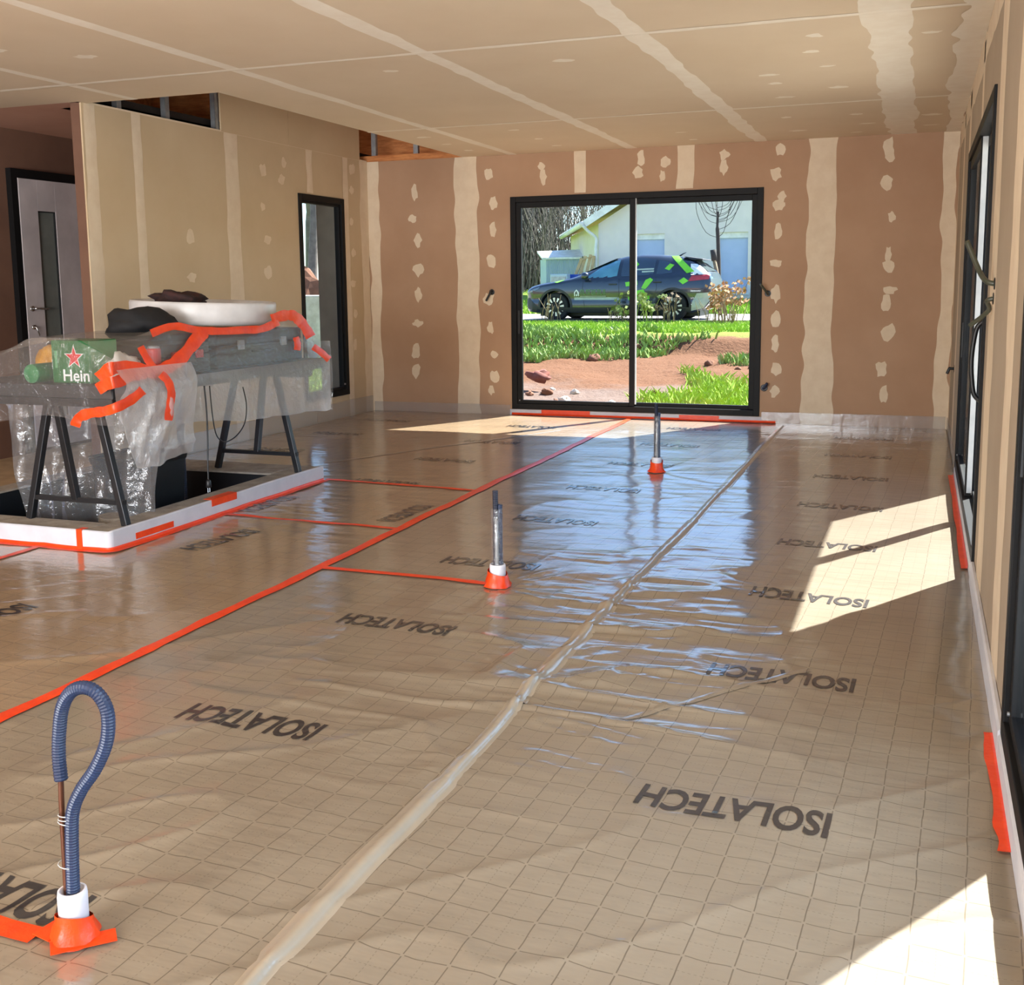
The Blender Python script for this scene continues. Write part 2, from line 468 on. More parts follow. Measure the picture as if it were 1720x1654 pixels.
# --- boards, joint bands and filler patches
def put_boards(parent, cols, b0, b1, holes, f, m, name='plasterboard', gap=.0015):
    for a0, a1 in cols:
        rs = [(a0 + gap, a1 - gap, b0, b1)]
        for h_ in holes:
            nr = []
            for q in rs: nr += cut(q, h_)
            rs = nr
        if rs:
            rects(MB(), rs, f).build(name, m, parent)

_bs = [0]
def band(parent, p0, p1, width, nrm, rough=.012, name='joint_band', m=None, lift=0.0):
    p0 = Vector(p0); p1 = Vector(p1); nrm = Vector(nrm); d = p1 - p0; L = d.length
    if L < .03: return
    side = d.normalized().cross(nrm).normalized()
    n = max(4, int(L / .03)); mb = MB(); _bs[0] += 1; sd = _bs[0]
    t = np.linspace(0, L, n + 1)
    la = width / 2 + (vn(t * 7, t * 0, sd) - .5) * 2 * rough + (vn(t * 1.5, t * 0, sd + 50) - .5) * 2 * rough
    ra = width / 2 + (vn(t * 7, t * 0, sd + 90) - .5) * 2 * rough + (vn(t * 1.5, t * 0, sd + 130) - .5) * 2 * rough
    for i in range(n + 1):
        c = p0 + d * (i / n)
        for off, hgt in ((-la[i], .0004), (-la[i] * .6, .0016), (ra[i] * .6, .0016), (ra[i], .0004)):
            mb.v.append(tuple(c + side * float(off) + nrm * (hgt + lift)))
    for i in range(n):
        for k in range(3):
            a = i * 4 + k; mb.f.append((a, a + 1, a + 5, a + 4))
    return mb.build(name, m or M['compound'], parent, smooth=True, recalc=False)

def patch(parent, c, u, v, nrm, ru, rv, seed, name='filler_patch', m=None):
    c = Vector(c); u = Vector(u); v = Vector(v); nrm = Vector(nrm); rg = random.Random(seed)
    mb = MB(); mb.v.append(tuple(c + nrm * .0016)); n = 12
    for k in range(n):
        t = 2 * math.pi * k / n; j = rg.uniform(.7, 1.2)
        mb.v.append(tuple(c + u * (ru * j * math.cos(t)) + v * (rv * j * math.sin(t)) + nrm * .0004))
    for k in range(n): mb.f.append((0, 1 + k, 1 + (k + 1) % n))
    return mb.build(name, m or M['compound'], parent, smooth=True, recalc=False)

# back wall
jb = [XL, -4.18, -3.03, -2.04, -.836, XR]
put_boards(wall_back, list(zip(jb[:-1], jb[1:])), .0, H, [WB], lambda q: ((q[0], YB, q[2]), (q[1], YB + BT, q[3])), M['board'])
nb_ = (0, -1, 0)
for x, w, z0, z1, rg in ((-4.18, .24, 0, H, .018), (-3.03, .12, 2.12, H, .006), (-2.04, .16, 2.12, H, .012), (-.836, .26, 0, H, .02), (XL + .06, .12, 0, H, .015), (XR - .06, .12, 0, H, .02)):
    band(wall_back, (x, YB, z0), (x, YB, z1), w, nb_, rg)
k = 100
for x, zs in ((-4.74, (2.18, 1.93, 1.72, 1.43, 1.18, .90, .62, .42)), (-3.93, (2.33, 2.05, 1.80, 1.50, 1.14, .86, .60, .38, .25)), (-3.42, (2.38, 2.28)), (-2.45, (2.40, 2.28)), (-2.22, (2.36, 2.24)), (-1.72, (2.40, 2.29)), (-1.21, (2.42, 2.22, 2.02, 1.94, 1.72, 1.44, 1.17, .95, .72, .50, .30)), (-.28, (2.40, 2.34, 2.10, 1.82, 1.50, 1.40, 1.20, 1.08, .84, .52, .30))):
    for z in zs:
        k += 1; rg = random.Random(k)
        patch(wall_back, (x + rg.uniform(-.03, .03), YB, z), (1, 0, 0), (0, 0, 1), nb_, rg.uniform(.03, .062), rg.uniform(.035, .08), k)
# left wall
jl = [6.05, 6.60, 7.74, 8.95, 9.56, YB]
put_boards(wall_left, list(zip(jl[:-1], jl[1:])), .0, H, [WL], lambda q: ((XL - BT, q[0], q[2]), (XL, q[1], q[3])), M['board_left'])
nl_ = (1, 0, 0)
for y, w, z0, z1, rg in ((6.12, .12, 0, H, .01), (6.60, .10, 0, H, .008), (7.74, .17, 0, H, .012), (8.95, .11, 2.12, H, .012), (9.63, .10, 0, H, .01), (YB - .08, .16, 0, H, .015)):
    band(wall_left, (XL, y, z0), (XL, y, z1), w, nl_, rg)
for y, zs in ((8.2, (2.25, 1.95, 1.68, 1.4, 1.1)), (8.5, (2.35, 2.2)), (7.15, (1.66, 1.36, 1.1)), (9.75, (2.4, 2.2, 1.9, 1.6, 1.3, 1.0, .7))):
    for z in zs:
        k += 1; rg = random.Random(k)
        patch(wall_left, (XL, y + rg.uniform(-.03, .03), z), (0, 1, 0), (0, 0, 1), nl_, rg.uniform(.035, .06), rg.uniform(.035, .06), k)
# right wall
jr = [YREAR, -.6, .6, 1.8, 3.6, 4.8, 6.2, 7.62, 8.8, YB]
put_boards(wall_right, list(zip(jr[:-1], jr[1:])), .0, H, [WR1, WR2], lambda q: ((XR, q[0], q[2]), (XR + BT, q[1], q[3])), M['skim'])
nr_ = (-1, 0, 0)
for y, w, z0, z1, rg in ((3.6, .3, 0, H, .03), (4.6, .34, 0, H, .03), (8.8, .24, 0, H, .03), (7.8, .3, 0, H, .02), (YB - .1, .2, 0, H, .02), (6.2, .2, 2.08, H, .02)):
    band(wall_right, (XR, y, z0), (XR, y, z1), w, nr_, rg)
band(wall_right, (XR, 0, H - .08), (XR, YB, H - .08), .16, nr_, .015)
# ceiling
CO = (XL - .001, XCUT, YCUT, YB + .2)
jx = [XHALL, -6.03, -4.86, -3.69, -2.53, -1.37, -.20, XR]
jy = [YREAR, .30, 2.90, 5.51, 8.12, YB]
for a, b in zip(jx[:-1], jx[1:]):
    for c, d in zip(jy[:-1], jy[1:]):
        rs = cut((a + .0015, b - .0015, c + .0015, d - .0015), CO)
        rs = [q2 for q in rs for q2 in cut(q, (XHALL - 1, XL - .0012, 6.03, YB + 1))]
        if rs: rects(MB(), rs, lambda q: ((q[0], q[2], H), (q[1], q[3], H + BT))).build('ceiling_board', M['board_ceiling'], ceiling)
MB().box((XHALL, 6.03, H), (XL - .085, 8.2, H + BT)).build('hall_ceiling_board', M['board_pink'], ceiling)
rects(MB(), cut((XHALL - .3, XR + .3, YREAR - .3, YB + .3), (XL - .1, XCUT + .01, YCUT - .01, YB + .3)), lambda q: ((q[0], q[2], H + BT + .002), (q[1], q[3], H + .1))).build('ceiling_core', M['dark_void'], ceiling)
nc_ = (0, 0, -1)
for x, w, rg, y1 in ((-4.86, .07, .006, YCUT), (-3.69, .085, .008, YB), (-2.53, .105, .01, YB), (-1.37, .12, .012, YB), (-.20, .22, .02, YB)):
    band(ceiling, (x, -.5, H), (x, y1, H), w, nc_, rg, m=M['compound_ceiling'])
for y, x0_ in ((2.90, XHALL), (5.51, XHALL), (8.12, XCUT)):
    band(ceiling, (x0_, y, H), (XR, y, H), .05, nc_, .006, m=M['compound_ceiling'], lift=.0014)
band(ceiling, (XR - .06, -.5, H), (XR - .06, YB, H), .14, nc_, .03, m=M['compound_ceiling'], lift=.0028)
for x, y in ((-.55, 5.9), (-.6, 6.3), (-.55, 6.75), (-.9, 6.9), (-.9, 7.2), (-.55, 7.5), (-.9, 7.75), (.0, 6.05), (-.5, 8.75), (-.45, 9.3), (-.55, 9.8), (-1.0, 8.7), (-1.0, 9.5), (.02, 9.0), (.02, 9.6), (-1.9, 9.7), (-1.9, 9.2), (-3.1, 9.6), (-3.1, 9.1), (-3.1, 8.5), (-3.95, 8.6), (-3.95, 9.1), (-2.9, 5.9), (-4.2, 4.9), (-4.5, 4.6), (-3.95, 9.6), (-1.9, 6.0)):
    k += 1; rg = random.Random(k)
    patch(ceiling, (x, y, H), (1, 0, 0), (0, 1, 0), nc_, rg.uniform(.04, .07), rg.uniform(.02, .05), k, m=M['compound_ceiling'])

# --- open strip above the left wall: studs, lining and roof timber
att = struct('wall_attic')
MB().box((-6.3, 5.6, 3.05), (XR + .3, 10.62, 3.12)).build('roof_deck', M['wood'], att)
MB().box((-6.3, 5.6, 2.62), (-6.2, 10.6, 3.05)).build('attic_lining', M['wood'], att)
MB().box((-6.2, 10.5, 2.4), (-3.2, 10.6, 3.05)).build('attic_lining', M['wood'], att)
MB().box((-3.3, 5.6, 2.602), (-3.2, 10.5, 3.05)).build('attic_lining', M['dark_void'], att)
MB().box((-6.2, 5.6, 2.602), (-3.3, 5.7, 3.05)).build('attic_lining', M['dark_void'], att)
for i in range(5):
    MB().box((-6.19 + .02 * i, 8.0 + i * .55, 2.60), (-5.62, 8.06 + i * .55, 3.04)).build('rafter', M['wood'], att)
MB().box((XL - .30, YB + BT, H), (XCUT, YB + .30, H + .06)).build('wall_plate', M['wood'], att)
MB().box((XL - .30, 6.2, H), (XL - .1, YB, H + .05)).build('wall_plate', M['dark_void'], att)
for ya, yb in ((7.62, 8.62), (8.625, 9.93)):
    MB().box((XL - BT, ya, H + .003), (XL, yb, H + .33)).build('upper_plasterboard', M['board_left'], att)
def stud(p, axis):
    a = .024
    mb = MB(); x, y = p
    mb.box((x - a, y - .002, H), (x + a, y + .002, 3.05)) if axis == 'x' else mb.box((x - .002, y - a, H), (x + .002, y + a, 3.05))
    if axis == 'x':
        mb.box((x - a, y, H), (x - a + .002, y + .04, 3.05)).box((x + a - .002, y, H), (x + a, y + .04, 3.05))
    else:
        mb.box((x - .04, y - a, H), (x, y - a + .002, 3.05)).box((x - .04, y + a - .002, H), (x, y + a, 3.05))
    mb.build('metal_stud', M['steel'], att)
for y in (6.45, 6.98, 7.595): stud((XL - .02, y), 'y')
for x in (XL + .07, -4.72, -4.25): stud((x, YB + .02), 'x')

# --- windows
def window(name, origin, xdir, ydir, w, z0, z1, leaves=2, handle=None):
    """aluminium window; local x along the wall, local y outwards"""
    root = struct(name, origin)
    xd = Vector(xdir); yd = Vector(ydir)
    root.matrix_world = Matrix((xd, yd, Vector((0, 0, 1)))).transposed().to_4x4()
    root.location = origin
    h = z1 - z0; fr = .055
    def ring(mb, a0, a1, b0, b1, t, y0, y1, tb=None):
        tb = tb or t
        mb.box((a0, y0, b0), (a0 + t, y1, b1)).box((a1 - t, y0, b0), (a1, y1, b1)).box((a0 + t, y0, b1 - t), (a1 - t, y1, b1)).box((a0 + t, y0, b0), (a1 - t, y1, b0 + tb)); return mb
    ring(MB(), 0, w, 0, h, fr, -.012, .075).build('frame', M['alu'], root, bevel=.003)
    if leaves == 2:
        mid = w / 2; st = .052; ov = .03
        for (a0, a1, y0, y1) in ((fr, mid + ov, .002, .034), (mid - ov, w - fr, .038, .070)):
            s = ring(MB(), a0, a1, fr, h - fr, st, y0, y1, .035)
            if handle and a1 > mid + .2: s.box((a1 - .16, y0, fr + .035), (a1 - st, y1, h - fr - st))
            s = s.build('sash', M['alu'], root, bevel=.003)
            MB().box((a0 + st, y0 + .012, fr + .035), (a1 - st, y0 + .018, h - fr - st)).build('pane', M['glass'], s)
        # pale weather seal where the two leaves meet
        MB().box((mid + ov - .001, .010, fr + .02), (mid + ov + .010, .036, h - fr)).build('seal', M['seal'], root)
        MB().box((fr, -.010, fr - .012), (w - fr, .0, fr - .004)).build('track', M['steel'], root)
        MB().box((fr + .012, -.004, h * .36), (fr + .034, .002, h * .47)).build('recessed_pull', M['black'], root)
        MB().lathe([(.006, -.004), (.006, .002)], (fr + .022, 0, fr + .03), 10, 'y').build('screw_cap', M['steel'], root)
    else:
        s = ring(MB(), fr - .005, w - fr + .005, fr - .005, h - fr + .005, .028, .01, .06).build('sash', M['alu'], root, bevel=.003)
        MB().box((fr + .02, .03, fr + .02), (w - fr - .02, .036, h - fr - .02)).build('pane', M['glass'], s)
        MB().lathe([(.009, .0), (.009, .012)], (w - fr - .01, 0, fr + .05), 10, 'y').build('screw_cap', M['steel'], root)
    if handle:
        hx, hz = handle
        mb = MB()
        mb.tube(smooth_path([(hx, -.002, hz - .17), (hx, -.03, hz - .14), (hx, -.042, hz - .07), (hx, -.046, hz), (hx, -.042, hz + .07), (hx, -.03, hz + .14), (hx, -.002, hz + .17)], 5), .010, 8)
        mb.build('pull_handle', M['black'], root, smooth=True)
    return root
window('window_1', (WB[0], YB, WB[2]), (1, 0, 0), (0, 1, 0), WB[1] - WB[0], WB[2], WB[3])
window('window_2', (XR, WR1[1], WR1[2]), (0, -1, 0), (1, 0, 0), WR1[1] - WR1[0], WR1[2], WR1[3], handle=(2.575, .86))
window('window_3', (XR, WR2[1], WR2[2]), (0, -1, 0), (1, 0, 0), WR2[1] - WR2[0], WR2[2], WR2[3])
window('window_4', (XL, WL[0], WL[2]), (0, 1, 0), (-1, 0, 0), WL[1] - WL[0], WL[2], WL[3], leaves=1)

# --- front door in the hall
dr = struct('door_1', (XHALL, 6.80, 0))
MB().box((0, -.06, 0), (.05, 0, 2.20)).box((0, 0, 2.135), (.05, .86, 2.20)).box((0, .80, 0), (.05, .86, 2.135)).build('door_frame', M['alu'], dr)
leaf = MB(); 
for q in cut((.004, .796, .02, 2.13), (.19, .38, .25, 1.89)): leaf.box((.012, q[0], q[2]), (.055, q[1], q[3]))
lf = leaf.build('door_leaf', M['door_white'], dr, bevel=.002)
MB().box((.022, .19, .25), (.034, .38, 1.89)).build('door_glass', M['door_glass'], lf)
MB().box((.034, .372, .25), (.050, .380, 1.89)).box((.034, .19, 1.882), (.050, .372, 1.89)).build('glazing_bead', M['black'], lf)
MB().lathe([(.022, .055), (.022, .064)], (0, .055, 1.13), 14, 'x').tube([(.064, .055, 1.13), (.10, .055, 1.13), (.10, .075, 1.13), (.10, .18, 1.125)], .0085, 8).build('door_handle', M['chrome'], lf, smooth=True)
MB().lathe([(.018, .055), (.018, .066)], (0, .055, .985), 12, 'x').tube([(.066, .055, .985), (.085, .055, .985), (.087, .07, .95), (.087, .085, .915)], .006, 6).build('lock_key', M['chrome'], lf, smooth=True)
# ------------------------------------------------------------------ insulation film on the floor
PIPES = ((-1.525, 1.595), (-1.649, 4.26), (-1.64, 7.25))
def fheight(x, y):
    x = np.asarray(x, float); y = np.asarray(y, float)
    h = .006 + .006 * vn(x * 1.7, y * 1.7, 1) + .003 * vn(x * 5, y * 6, 2)
    # loose wrinkles lying across the two right-hand sheets
    reg = sstep(-2.5, -2.0, x) * (1 - sstep(-.75, -.15, x)) * sstep(2.55, 3.1, y) * (1 - sstep(6.6, 8.2, y))
    strong = np.exp(-((x + .95) / .55) ** 2 - ((y - 3.6) / .95) ** 2)
    wx = x * 1.9 + .9 * vn(x * 2, y * 2, 3); wy = y * 6.3 + 1.4 * vn(x * 1.6, y * 1.2, 4) + .5 * x
    n = vn(wx, wy, 5); rd = (1 - np.abs(2 * n - 1)) ** 5
    n2 = vn(x * 3.3, y * 14 + 2 * vn(x * 2, y * 2, 7), 6); rd2 = (1 - np.abs(2 * n2 - 1)) ** 4
    h = h + reg * (.0035 * rd + .003 * rd2 * vn(x * 1.3, y * 1.3, 8)) + strong * (.021 * rd + .007 * rd2)
    # soft folds in the near sheets
    nf = vn(x * 1.6 + y * 1.1, (y - x) * 3.4, 12); h = h + .006 * (1 - np.abs(2 * nf - 1)) ** 5 * (1 - sstep(3.2, 4.2, y)) * sstep(1.0, 1.4, y)
    # small ripples on the left sheets
    lf_ = (1 - sstep(-2.65, -2.45, x)) * sstep(4.0, 5.0, y) * (1 - sstep(6.5, 7.2, y))
    n3 = vn(x * 5, y * 16, 14); h = h + lf_ * .0032 * (1 - np.abs(2 * n3 - 1)) ** 3
    # creases pulled out from the pipe collars
    for i, (px_, py_) in enumerate(PIPES):
        dx = x - px_; dy = y - py_; r = np.hypot(dx, dy) + 1e-6; a = np.arctan2(dy, dx)
        na = vn(a * 3.4 + 20, r * 1.2, 20 + i); amp = (.009 if i else .003) * np.exp(-r / (.55 if i else .2)) * sstep(.05, .12, r)
        side = .35 + .65 * sstep(-.4, .3, np.cos(a + .2)) if i else 1.0
        h = h + amp * side * (1 - np.abs(2 * na - 1)) ** 3
    return h

def ygrid(y0, y1):
    ys = [y0]
    while ys[-1] < y1:
        d = .10 if ys[-1] < 1.25 else max(.011, .0042 * ys[-1])
        ys.append(ys[-1] + d)
    ys[-1] = y1
    return np.array(ys)
def sheet(name, x0, x1, y0, y1, dx, m, label, hole=None):
    nx = max(2, int(round((x1 - x0) / dx))); xs = np.linspace(x0, x1, nx + 1); ys = ygrid(y0, y1)
    if hole:   # snap grid lines to the hatch
        for v in hole[:2]:
            if x0 < v < x1: xs[np.argmin(np.abs(xs - v))] = v
        for v in hole[2:]:
            if y0 < v < y1: ys[np.argmin(np.abs(ys - v))] = v
    gx, gy = np.meshgrid(xs, ys); gz = fheight(gx, gy)
    V = np.stack([gx, gy, gz], -1).reshape(-1, 3); w = len(xs)
    j, i = np.meshgrid(np.arange(len(ys) - 1), np.arange(w - 1), indexing='ij')
    cx = (xs[i] + xs[i + 1]) / 2; cy = (ys[j] + ys[j + 1]) / 2
    keep = np.ones_like(cx, bool)
    if hole: keep &= ~((cx > hole[0]) & (cx < hole[1]) & (cy > hole[2]) & (cy < hole[3]))
    a = (j * w + i)[keep]
    Fq = np.stack([a, a + 1, a + w + 1, a + w], -1)
    me = bpy.data.meshes.new(name); me.from_pydata(V.tolist(), [], Fq.tolist())
    me.polygons.foreach_set('use_smooth', [True] * len(me.polygons)); me.materials.append(m)
    o = bpy.data.objects.new(name, me); COL.objects.link(o)
    return tag(o, label, 'plastic film', 'insulation films covering the floor')
SEAM, TAPEX = -1.107, -2.53
sh_r = sheet('insulation_film', SEAM, XR - .012, -.8, YB - .01, .0125, M['film_r'], 'printed insulation film sheet along the right wall, lit by the sun patches')
sh_m = sheet('insulation_film', TAPEX, SEAM, -.8, YB - .01, .0125, M['film_m'], 'wrinkled printed film sheet between the long orange tape and the raised seam')
sh_l1 = sheet('insulation_film', XHALL + .02, TAPEX, -.8, 5.12, .03, M['film_l'], 'left printed film sheet nearest the camera, in front of the hatch', RIM)
sh_l2 = sheet('insulation_film', RIM[1], TAPEX, 5.12, 6.29, .025, M['film_l'], 'short film sheet between two cross tapes right of the hatch')
sh_l3 = sheet('insulation_film', XL + .02, TAPEX, 6.29, YB - .01, .025, M['film_l'], 'far left film sheet running to the back left corner')

# raised overlap between the middle and right sheets
mb = MB(); ys = np.arange(.6, 9.9, .03); prof = [(-.040, 0), (-.028, .003), (-.016, .011), (-.003, .016), (.008, .013), (.014, .005), (.017, 0), (.026, .001), (.034, -.002)]
wob = (vn(ys * 1.3, ys * 0, 31) - .5) * .014; amp = (.75 + .5 * vn(ys * 2.1, ys * 0, 33)) * (1 - .45 * sstep(4, 7, ys))
for k_, y in enumerate(ys):
    kink = .75 if int(y / .83) % 2 else 1.0
    for px_, pz_ in prof:
        X = SEAM + wob[k_] + px_ * kink; mb.v.append((X, y, float(fheight(X, y)) + .001 + pz_ * amp[k_]))
for i in range(len(ys) - 1):
    for j in range(len(prof) - 1):
        a = i * len(prof) + j; mb.f.append((a, a + 1, a + len(prof) + 1, a + len(prof)))
mb.build('seam_fold', M['film_plain'], sh_m, smooth=True, recalc=False)

def floor_ribbon(pts, width, dz=.0022, wav=.004, seed=0, step=.04):
    pts = [Vector((p[0], p[1], 0)) for p in pts]; mb = MB(); rows = []
    for a, b in zip(pts[:-1], pts[1:]):
        n = max(1, int((b - a).length / step))
        rows += [a.lerp(b, t / n) for t in range(n)]
    rows.append(pts[-1])
    for i, p in enumerate(rows):
        d = (rows[min(i + 1, len(rows) - 1)] - rows[max(i - 1, 0)]).normalized(); s = Vector((-d.y, d.x, 0))
        w = width / 2 * (1 + .25 * (vn(i * .37, 0, seed + 3) - .5)); off = (vn(i * .21, 0, seed) - .5) * 2 * wav
        for t in (-1, -.33, .33, 1):
            q = p + s * (w * t + float(off)); mb.v.append((q.x, q.y, float(fheight(q.x, q.y)) + dz + (.0012 if abs(t) < .5 else 0)))
    for i in range(len(rows) - 1):
        for j in range(3):
            a = i * 4 + j; mb.f.append((a, a + 1, a + 5, a + 4))
    return mb
mbf = floor_ribbon([(-4.02, 6.92), (-2.918, 9.08)], .03, .003, .004, 3)
mbf.build('seam_fold', M['film_plain'], sh_l3, smooth=True, recalc=False)
mbf = floor_ribbon([(-.78, 3.02), (-.58, 3.28), (-.30, 3.62)], .03, .002, .006, 8)
mbf.build('film_crease', M['film_r'], sh_r, smooth=True, recalc=False)

# black lettering printed on the film
def text_mesh(s, size, wide=None, bold=.0, maxlen=.02):
    cu = bpy.data.curves.new('txt', 'FONT'); cu.body = s; cu.size = size; cu.align_x = 'CENTER'; cu.align_y = 'CENTER'; cu.offset = bold
    cu.resolution_u = 4
    o = bpy.data.objects.new('txt', cu); COL.objects.link(o)
    dg = bpy.context.evaluated_depsgraph_get(); dg.update()
    me = bpy.data.meshes.new_from_object(o.evaluated_get(dg))
    bpy.data.objects.remove(o); bpy.data.curves.remove(cu)
    bm = bmesh.new(); bm.from_mesh(me); bpy.data.meshes.remove(me)
    bmesh.ops.triangulate(bm, faces=bm.faces)
    xs = [v.co.x for v in bm.verts]
    if wide:
        k_ = wide / (max(xs) - min(xs)); c_ = (max(xs) + min(xs)) / 2
        for v in bm.verts: v.co.x = (v.co.x - c_) * k_
    if maxlen:
        for _ in range(3):
            es = [e for e in bm.edges if e.calc_length() > maxlen]
            if not es: break
            bmesh.ops.subdivide_edges(bm, edges=es, cuts=1)
            bmesh.ops.triangulate(bm, faces=bm.faces)
    vs = [tuple(v.co) for v in bm.verts]; bm.verts.index_update()
    fs = [tuple(v.index for v in f.verts) for f in bm.faces]; bm.free()
    return vs, fs
TV, TF = text_mesh('ISOLATECH', .164, .465, .0042)
TV = np.array(TV)
def lettering(parent, x, y, ang, dz=.0012):
    a = math.radians(ang); c, s = math.cos(a), math.sin(a)
    X = x + TV[:, 0] * c - TV[:, 1] * s; Y = y + TV[:, 0] * s + TV[:, 1] * c
    Z = fheight(X, Y) + dz
    mb = MB(); mb.v = np.stack([X, Y, Z], -1).tolist(); mb.f = TF
    return mb.build('lettering', M['ink'], parent, smooth=True, recalc=False)
RT = [(-.386, 2.566, 177.5), (-.382, 3.53, 178), (-.383, 4.49, 176.5), (-.385, 5.45, 176), (-.387, 6.41, 176), (-.387, 7.39, 177), (-.39, 8.34, 177), (-.395, 9.29, 179)]
for x, y, a in RT: lettering(sh_r, x, y, a, .0012 + .0002 * y)
for i in range(9): lettering(sh_m, -1.818, 1.68 + .975 * i, 178, .0012 + .0003 * (1.6 + i))
for y in (6.35, 7.31, 8.27, 9.25): lettering(sh_l3, -3.233, y, 176, .003)
for y in (7.4, 8.39, 9.33): lettering(sh_l3, -4.715, y, 177, .003)
lettering(sh_l1, -3.30, 4.62, -98, .003); lettering(sh_l1, -3.40, 3.16, -99, .003)
lettering(sh_l2, -2.68, 5.49, -93, .003); lettering(sh_l2, -3.58, 5.50, -92, .003)

# orange tape on the floor
def tape(pts, width, label, seed, wav=.004):
    o = floor_ribbon(pts, width, .0045, wav, seed).build('tape_strip', M['tape'], None, smooth=True, recalc=False)
    return tag(o, label, 'tape', 'orange tape strips stuck on the floor film')
tape([(TAPEX - .005, 1.2), (TAPEX, 4.0), (TAPEX - .01, 7.0), (TAPEX, YB - .03)], .055, 'long orange tape strip running from the left foreground to the back window', 1, .006)
tape([(-2.60, 1.9), (-2.57, 2.42)], .05, 'short orange tape end overlapping the long strip at the left edge', 2)
tape([(TAPEX, 4.29), (-2.1, 4.29), (-1.69, 4.265)], .045, 'orange tape strip leading to the middle pipe stub', 3, .008)
tape([(RIM[1] + .02, 5.15), (TAPEX, 5.12)], .035, 'orange cross tape strip right of the hatch, nearer one', 4, .008)
tape([(RIM[1] + .02, 6.31), (TAPEX, 6.24)], .04, 'orange cross tape strip from the far hatch corner', 5, .008)
tape([(-4.09, 3.2), (-4.08, 4.2)], .04, 'orange tape strip meeting the near side of the hatch', 6)
tape([(-2.3, 1.55), (-1.9, 1.575), (-1.60, 1.575)], .052, 'orange tape strip at the lower left leading to the loop pipe', 7)

# ------------------------------------------------------------------ edge strips
def path_strip(path, nrm_out, thick, z0, z1, name, m, label, cat='foam strip', group=None, top_wave=0.0):
    """upright strip following a floor path; nrm_out(i) = horizontal outward unit vector"""
    mb = MB(); n = len(path)
    for i, p in enumerate(path):
        o_ = nrm_out[i]
        zt = z1 + (vn(i * .23, 0, 77) - .5) * 2 * top_wave
        for t, z in ((0, z0), (thick, z0), (thick, zt - thick * .4), (thick * .6, zt), (0, zt)):
            mb.v.append((p[0] + o_[0] * t, p[1] + o_[1] * t, float(z)))
    for i in range(n - 1):
        for j in range(5):
            a = i * 5 + j; b = i * 5 + (j + 1) % 5
            mb.f.append((a, b, b + 5, a + 5))
    mb.f.append(tuple(range(5))); mb.f.append(tuple(range((n - 1) * 5, n * 5)))
    o = mb.build(name, m, None, smooth=False)
    return tag(o, label, cat, group)
def line_pts(a, b, n):
    return [(a[0] + (b[0] - a[0]) * t / n, a[1] + (b[1] - a[1]) * t / n) for t in range(n + 1)]
# round the hatch (near side then right side) with a soft corner
rc = .014; pth = []; nm = []
for p in line_pts((RIM[0], RIM[2] - .001), (RIM[1] - rc, RIM[2] - .001), 20): pth.append(p); nm.append((0, -1))
for k_ in range(1, 6):
    t = math.pi / 2 * k_ / 6; pth.append((RIM[1] - rc + rc * math.sin(t), RIM[2] + rc - rc * math.cos(t))); nm.append((math.sin(t), -math.cos(t)))
for p in line_pts((RIM[1] + .001, RIM[2] + rc), (RIM[1] + .001, RIM[3]), 26): pth.append(p); nm.append((1, 0))
path_strip(pth, nm, .014, .004, RIMZ + .006, 'edge_strip', M['foam'], 'white foam edge strip wrapped round the concrete hatch rim', top_wave=.004)
# its tape, half on the strip and half on the film
mb = MB()
for p, n_ in zip(pth, nm):
    for t, z in ((.0155, .030), (.0155, .016), (.03, .016), (.055, .0155)):
        mb.v.append((p[0] + n_[0] * t, p[1] + n_[1] * t, z + .006 * (vn(p[0] * 9, p[1] * 9, 5) - .5)))
for i in range(len(pth) - 1):
    for j in range(3):
        a = i * 4 + j; mb.f.append((a, a + 1, a + 5, a + 4))
hatch_tape = tag(mb.build('tape_strip', M['tape'], None, smooth=True, recalc=False), 'orange tape strip sealing the foot of the hatch edge strip', 'tape', 'orange tape strips on the hatch strip')
def side_tape(y0, y1, z0, z1, label, over=False):
    m_ = MB().box((RIM[1] + .0155, y0, z0), (RIM[1] + .0172, y1, z1))
    if over: m_.box((RIM[1] - .04, y0, z1 - .001), (RIM[1] + .0172, y1, z1 + .0015))
    tag(m_.build('tape_strip', M['tape'], None), label, 'tape', 'orange tape strips on the hatch strip')
side_tape(5.06, 5.30, .075, .114, 'short orange tape piece on top of the hatch strip, right side', True)
side_tape(4.42, 4.72, .034, .066, 'orange tape piece on the hatch strip next to its near corner')
tag(MB().box((-3.86, RIM[2] - .0175, .012), (-3.825, RIM[2] - .0155, .112)).box((-3.86, RIM[2] - .0175, .1115), (-3.825, RIM[2] + .03, .1135)).build('tape_strip', M['tape'], None), 'upright orange tape piece over the near face of the hatch strip', 'tape', 'orange tape strips on the hatch strip')
# along the walls
path_strip(line_pts((XL + .002, 6.1), (XL + .002, YB - .02), 30), [(1, 0)] * 31, .010, .010, .165, 'edge_strip', M['plastic_skirt'], 'milky film skirting along the foot of the left wall', 'film skirting', 'film skirtings along the walls', .01)
path_strip(line_pts((XL + .02, YB - .002), (WB[0] - .02, YB - .002), 14), [(0, -1)] * 15, .008, .010, .105, 'edge_strip', M['plastic_skirt'], 'milky film skirting left of the back window', 'film skirting', 'film skirtings along the walls', .006)
path_strip(line_pts((WB[1] + .02, YB - .002), (XR - .02, YB - .002), 14), [(0, -1)] * 15, .008, .010, .115, 'edge_strip', M['plastic_skirt'], 'milky film skirting right of the back window', 'film skirting', 'film skirtings along the walls', .006)
path_strip(line_pts((WB[0] - .02, YB - .002), (WB[1] + .02, YB - .002), 20), [(0, -1)] * 21, .012, .010, .066, 'edge_strip', M['foam'], 'white foam edge strip under the back window')
